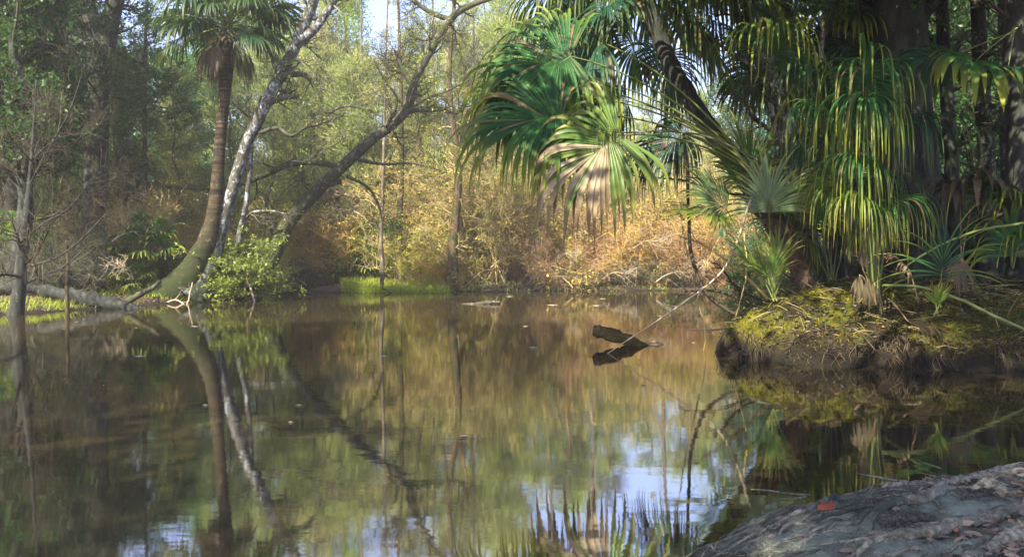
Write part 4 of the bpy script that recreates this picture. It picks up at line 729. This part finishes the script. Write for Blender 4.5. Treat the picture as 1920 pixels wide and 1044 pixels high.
def litter(name,n,xr,yr,size,m,seed,cond=None,lift=.03,flat=.14,asp=.42):
    g=R(seed); b=scatter(n,xr,yr,g,cond); N=len(b); u=nrm(g.normal(size=(N,3))*np.array([1,1,flat])); v=nrm(np.cross(u,np.array([0,0,1.])+g.normal(size=(N,3))*.35)); w=np.cross(v,u)
    s=(size*(.6+.8*g.random(N)))[:,None]; c=b+np.array([0,0,lift]); cu=s*.12*g.normal(size=(N,1))
    rows=[c-u*s*.5+w*cu, c-u*s*.2+v*s*asp*.42, c-u*s*.2-w*s*.06, c-u*s*.2-v*s*asp*.42, c+u*s*.2+v*s*asp*.36, c+u*s*.2-w*s*.06, c+u*s*.2-v*s*asp*.36, c+u*s*.5+w*cu]
    V=np.stack(rows,1); i=np.arange(N*8).reshape(N,8); Q=np.concatenate([i[:,[1,2,5,4]],i[:,[2,3,6,5]]]); T=np.concatenate([i[:,[0,2,1]],i[:,[0,3,2]],i[:,[4,5,7]],i[:,[5,6,7]]])
    mb=MB(); mb.add(V,Q,T); return struct(name,mb,m,'stuff')
litter('leaf_litter',40000,(3.6,15),(10.2,20),.07,M['litter'],901,lambda x,y,z:z>.2)
litter('red_leaf_litter',3000,(4.4,12),(10.4,17),.08,M['litter_red'],902,lambda x,y,z:(z>.2)&(fbm(x*1.3,y*1.3,57)>.0))
litter('shore_leaf_litter',5200,(1.6,5),(2.0,5.4),.062,M['litter_pale'],903,lambda x,y,z:(fbm(x*1.6,y*1.6,58)+.35*(x-2.2)-.25*(y-3.6)>-.02)&(z>.1))
litter('left_bank_litter',9000,(-24,-9),(20,36),.12,M['litter'],904)
litter('far_bank_litter',9000,(-12,20),(39.5,48),.16,M['litter'],905)
# twiggy debris on the point and the bank lip
g=R(910); mb=MB(); b=scatter(1500,(3.3,14),(10.2,17),g,lambda x,y,z:z>.2); N=len(b); d=nrm(g.normal(size=(N,3))*np.array([1,1,.25])); st=np.stack([b,b+d*.12+[0,0,.03],b+d*(.2+.3*g.random((N,1)))+[0,0,.01]],1); tubes(mb,st,np.full((N,3),.005)*np.array([1,.9,.4])); struct('twig_litter',mb,M['twig_tan'],'stuff')
mb=MB(); N=1500; x=g.uniform(3.1,14,60000); y=g.uniform(9.0,14,60000); sd=sdf(x,y,RIGHT); k=(sd>.02)&(sd<.22)&(y<12.9); x,y=x[k][:N],y[k][:N]; z=z_right(x,y)
b=np.stack([x,y,z+.01],1); N=len(b); o=np.stack([-.3+.4*g.normal(size=N),-1+.2*g.normal(size=N),np.zeros(N)],1); o=nrm(o); ln=g.uniform(.04,.3,(N,1))*(.3+.9*(fbm(x*2.5,y*2.5,60)[:,None]>0)); o=nrm(o+g.normal(size=(N,3))*.6)
st=np.stack([b,b+o*ln*.4+[0,0,.01],b+o*ln*.75+np.array([0,0,-.4])*ln,b+o*ln*.9+g.normal(size=(N,3))*.09+np.array([0,0,-1.0])*ln],1); tubes(mb,st,np.linspace(1,.4,4)[None]*g.uniform(.002,.012,(N,1))); struct('bank_roots',mb,M['root_brown'],'stuff')
g=R(970); n=26000; x=g.uniform(-18,22,n); y=g.uniform(9,41,n); gg=ground_z(x,y); k=((gg>-.22)&(gg<-.01)&(fbm(x*.8,y*.8,61)>.0)&(g.random(n)<.55))|((gg<-.3)&(g.random(n)<.012)); x,y=x[k],y[k]; N=len(x)
az=g.random(N)*6.28; s_=g.uniform(.02,.07,N); u=np.stack([np.cos(az)*s_,np.sin(az)*s_,0*az],1); v=np.stack([-u[:,1],u[:,0],0*az],1)*.4; c=np.stack([x,y,.004+g.random(N)*.003],1)
mb=MB(); mb.add(np.stack([c-u,c-v+[0,0,.004],c+u,c+v],1),np.arange(N*4).reshape(N,4)); struct('floating_debris',mb,M['litter_pale'],'stuff')
# roots of the near oak: parts of that tree
oak=[o for o in C.objects if o.get('label','').startswith('spreading evergreen oak')][0]
ROOTS=[[(1990,868,30),(1920,876,24),(1840,892,20),(1760,903,15),(1680,915,14),(1600,928,13),(1540,948,11),(1470,975,8),(1400,1010,6),(1345,1040,4)],
 [(1990,885,26),(1900,895,22),(1820,905,18),(1750,925,16),(1680,945,14),(1620,950,12),(1560,965,8),(1500,985,5)],
 [(1880,925,24),(1800,925,20),(1740,938,20),(1680,942,16),(1640,960,12),(1600,975,9),(1540,990,7),(1480,1010,5),(1430,1035,4)],
 [(1700,945,14),(1650,960,12),(1600,982,10),(1560,995,7),(1500,1012,5),(1440,1030,4),(1400,1048,3)],
 [(2000,955,34),(1900,965,28),(1830,985,26),(1760,1003,26),(1700,1008,24),(1650,1012,18),(1620,1030,12),(1590,1050,8)],
 [(2000,1005,40),(1930,1010,34),(1870,1030,28),(1830,1055,24),(1800,1080,20)],
 [(1760,905,9),(1700,903,9),(1640,912,8),(1580,925,7),(1530,935,6),(1490,955,4)],
 [(1620,940,8),(1570,952,7),(1520,965,6),(1470,990,5),(1440,1010,3)],
 [(1850,900,12),(1800,893,8),(1770,880,6),(1700,884,4)],
 [(1560,930,8),(1520,928,7),(1480,945,6),(1430,968,5),(1380,995,5),(1340,1030,4)],
 [(1540,1000,5),(1500,1025,4),(1470,1048,3)],[(1720,1030,9),(1680,1040,8),(1640,1055,6)]]
for k,rt in enumerate(ROOTS):
    pts=[]; rr=[]
    for (px,py,wd) in rt:
        Y=4.5
        for it in range(30):                   # where the sight line meets the mud
            zz=max(gz(PX(px,Y),Y),.0); Y=Y*.5+.5*(CAMH-zz)/(py-HOR)*FOC
        r_=wd/2/FOC*Y; pts.append([PX(px,Y),Y,max(gz(PX(px,Y),Y),0)+r_*.25]); rr.append(r_)
    p,r=curve(pts,rr,70); g=R(930+k); p[:,2]=np.maximum(ground_z(p[:,0],p[:,1]),-.03)+r*.55; mb=MB(); r=r*(1+.08*g.normal(size=70)); r=r*1.0; tubes(mb,p,r,10,rough=.12,rng=g)
    a,ra=grow(p[None],r[None],5,.2,.95,.5,.35,10,.12,-.02,.5,g); a[...,2]=np.maximum(ground_z(a[...,0],a[...,1]),0)+.002; tubes(mb,a,np.maximum(ra,.002),5)
    mb.build('root',M['root'],oak)
g=R(960); mb=MB(); b=scatter(170,(.9,5.2),(2.2,5.2),g,lambda x,y,z:z>.03); N=len(b)
az=np.where(g.random(N)<.75,3.45+g.normal(size=N)*.35,g.random(N)*6.28); d=np.stack([np.cos(az),np.sin(az),0*az],1)
q=np.empty((N,14,3)); q[:,0]=b
for k in range(1,14):
    d=nrm(d+g.normal(size=(N,3))*np.array([.18,.18,0])); q[:,k]=q[:,k-1]+d*g.uniform(.3,1.1,(N,1))/13
q[...,2]=np.maximum(ground_z(q[...,0],q[...,1]),-.02)+.002; tubes(mb,q,g.uniform(.0025,.009,(N,1))*np.linspace(1,.3,14)[None],6,rough=.3,rng=g,tip=False); struct('rootlets',mb,M['root'],'stuff')
def on_mud(px,py):
    Y=4.5
    for it in range(30): Y=Y*.5+.5*(CAMH-max(gz(PX(px,Y),Y),0))/(py-HOR)*FOC
    return np.array([PX(px,Y),Y,gz(PX(px,Y),Y)])
def bigleaf(px,py,L,W,az,m,label,cat='leaf',name='fallen_leaf',lift=.03,cup=.25,group=None):
    c=on_mud(px,py)+np.array([0,0,lift]); u=np.array([math.cos(az),math.sin(az),.0]); v=np.array([-u[1],u[0],.25]); n=11; V=[]
    for i in range(n):
        s=i/(n-1); w=W*math.sin(PI*s)**.7+.0015
        for j in range(5):
            q=(j-2)/2; V.append(c+u*(s-.5)*L+v*q*w*.5+np.array([0,0,-cup*W*q*q-.18*L*(s-.5)**2*2]))
    i=np.arange(n*5).reshape(n,5); mb=MB(); mb.add(V,np.stack([i[:-1,:-1],i[:-1,1:],i[1:,1:],i[1:,:-1]],-1)); return tag(mb.build(name,m),label,cat,group)
bigleaf(1550,955,.10,.04,.25,M['orange_leaf'],'glossy orange-red leaf curled on the near roots',lift=.035,cup=.6)
bigleaf(1745,905,.05,.025,.3,M['orange_leaf'],'small dull red leaf among the roots near the water edge',lift=.03)
bigleaf(1790,1000,.07,.03,1.1,M['litter_red'],'dark reddish leaf in the hollow between the two thick roots')
g=R(940)
spots=[(1560,962),(1625,968),(1465,972),(1680,955),(1720,1030),(1590,1032),(1640,1000),(1505,1005),(1840,960),(1870,1000),(1770,960),(1900,1035)]
words=['pale oval leaf below the glossy orange-red leaf','grey upright leaf leaning on a root right of the orange-red one','grey leaf nearest the shore edge on bare mud','curled tan leaf on the middle root','tan leaf between the thick roots at the frame bottom','narrow tan leaf on bare mud at the frame bottom','small tan leaf on the muddy slope mid-shore','narrow pale leaf on bare greenish mud','broad brown leaf in the litter by the upper roots','large grey leaf on the thickest root','brown leaf at the end of the litter patch','large olive leaf at the bottom corner of the shore']
for (px,py),lb in zip(spots,words): bigleaf(px,py,g.uniform(.045,.075),g.uniform(.018,.03),g.uniform(-.6,1.2),M['litter'],lb,lift=.014,cup=.3)
# specks of leaf floating on the pond
g=R(950)
FL=[(1000,652,.16),(1035,572,.4),(1118,573,.3),(955,556,.3),(1130,560,.3),(560,760,.07),(545,792,.05),(720,668,.10),(985,612,.12),(1300,643,.1),(870,818,.08),(262,668,.16),(365,612,.2),(385,760,.06)]
WD=['white leaf floating in mid-pond under the hanging fans','pale leaf floating right of the far low log','pale leaf floating below the red brush','speck of leaf floating at the sedge edge','pale fleck floating before the grey brush','bright leaf fleck floating under the oak reflection','tiny leaf floating in the dark near water','leaf fleck floating in mid-pond below the red cypresses','small fleck floating before the far log','leaf fleck between the jutting log and the point','brown leaf floating on the near sky reflection','thin pale leaf floating in the left water','thin leaf floating before the mossy tree foot','pale twig fleck on the near left water']
for (px,py,s),lb in zip(FL,WD):
    Y=WY(py); c=np.array([PX(px,Y),Y,.006]); az=g.uniform(-.3,.3); u=np.array([math.cos(az),math.sin(az),0])*s; v=np.array([-u[1],u[0],0])*.22; n=np.array([0,0,.01])
    mb=MB(); V=np.array([c-u*.5,c-u*.2+v,c+u*.2+v*.8,c+u*.5,c+u*.2-v*.8,c-u*.2-v]); V=np.vstack([V,V-[0,0,.004],c+n])
    mb.add(V,None,[(i,(i+1)%6,12) for i in range(6)]+[(i,i+6,(i+1)%6) for i in range(6)]); tag(mb.build('floating_leaf',M['twig_pale']),lb,'leaf','leaves floating on the pond')

# ------------------------------------------------------------------ camera, sky, sun
cam=bpy.data.cameras.new('camera'); co=bpy.data.objects.new('camera',cam); C.objects.link(co); co.location=(0,0,CAMH); co.rotation_euler=(PI/2,0,0)
cam.lens=36*FOC/1920; cam.shift_y=-(522-HOR)/1920; cam.clip_start=.05; cam.clip_end=2000; bpy.context.scene.camera=co
w=bpy.data.worlds.new('World'); bpy.context.scene.world=w; w.use_nodes=True; nt=w.node_tree; bg=nt.nodes['Background']
sk=nt.nodes.new('ShaderNodeTexSky'); sk.sky_type='NISHITA'; sk.sun_disc=False; sk.sun_elevation=math.asin(SUN[2]); sk.sun_rotation=math.atan2(SUN[0],SUN[1]); sk.ozone_density=1.5; sk.dust_density=1.5
tn=mixc(nt,1.0,sk.outputs[0],(1.08,.96,1.12)); tn.node.blend_type='MULTIPLY'; nt.links.new(tn,bg.inputs[0]); bg.inputs[1].default_value=.115
sl=bpy.data.lights.new('sun','SUN'); sl.energy=5; sl.angle=math.radians(.5); sl.color=(1,.91,.67); so=bpy.data.objects.new('sun',sl); C.objects.link(so)
from mathutils import Vector
so.rotation_euler=Vector(SUN.tolist()).to_track_quat('Z','Y').to_euler(); so.location=(-20,-10,30)
hb=MB(); X0,X1,Y0,Y1,Z0,Z1=-155,155,-135,185,-3,36
hb.add([(x,y,z) for z in (Z0,Z1) for x,y in ((X0,Y0),(X1,Y0),(X1,Y1),(X0,Y1))],[(3,2,1,0),(4,5,6,7),(0,1,5,4),(1,2,6,5),(2,3,7,6),(3,0,4,7)])
hm=bpy.data.materials.new('haze'); hm.use_nodes=True; hn=hm.node_tree; hn.nodes.remove(hn.nodes['Principled BSDF']); pv=hn.nodes.new('ShaderNodeVolumePrincipled'); pv.inputs['Density'].default_value=.0014; pv.inputs['Color'].default_value=(1,.97,.88,1); pv.inputs['Anisotropy'].default_value=.2
hn.links.new(pv.outputs[0],hn.nodes['Material Output'].inputs['Volume']); hz=hb.build('haze',hm,smooth=False); hz['kind']='stuff'
sc=bpy.context.scene; sc.view_settings.view_transform='Standard'; sc.view_settings.look='None'; sc.view_settings.exposure=1.95; sc.view_settings.gamma=1
sc.cycles.use_denoising=True; sc.cycles.max_bounces=7; sc.cycles.diffuse_bounces=3; sc.cycles.glossy_bounces=3; sc.cycles.transmission_bounces=4; sc.cycles.caustics_reflective=False; sc.cycles.caustics_refractive=False
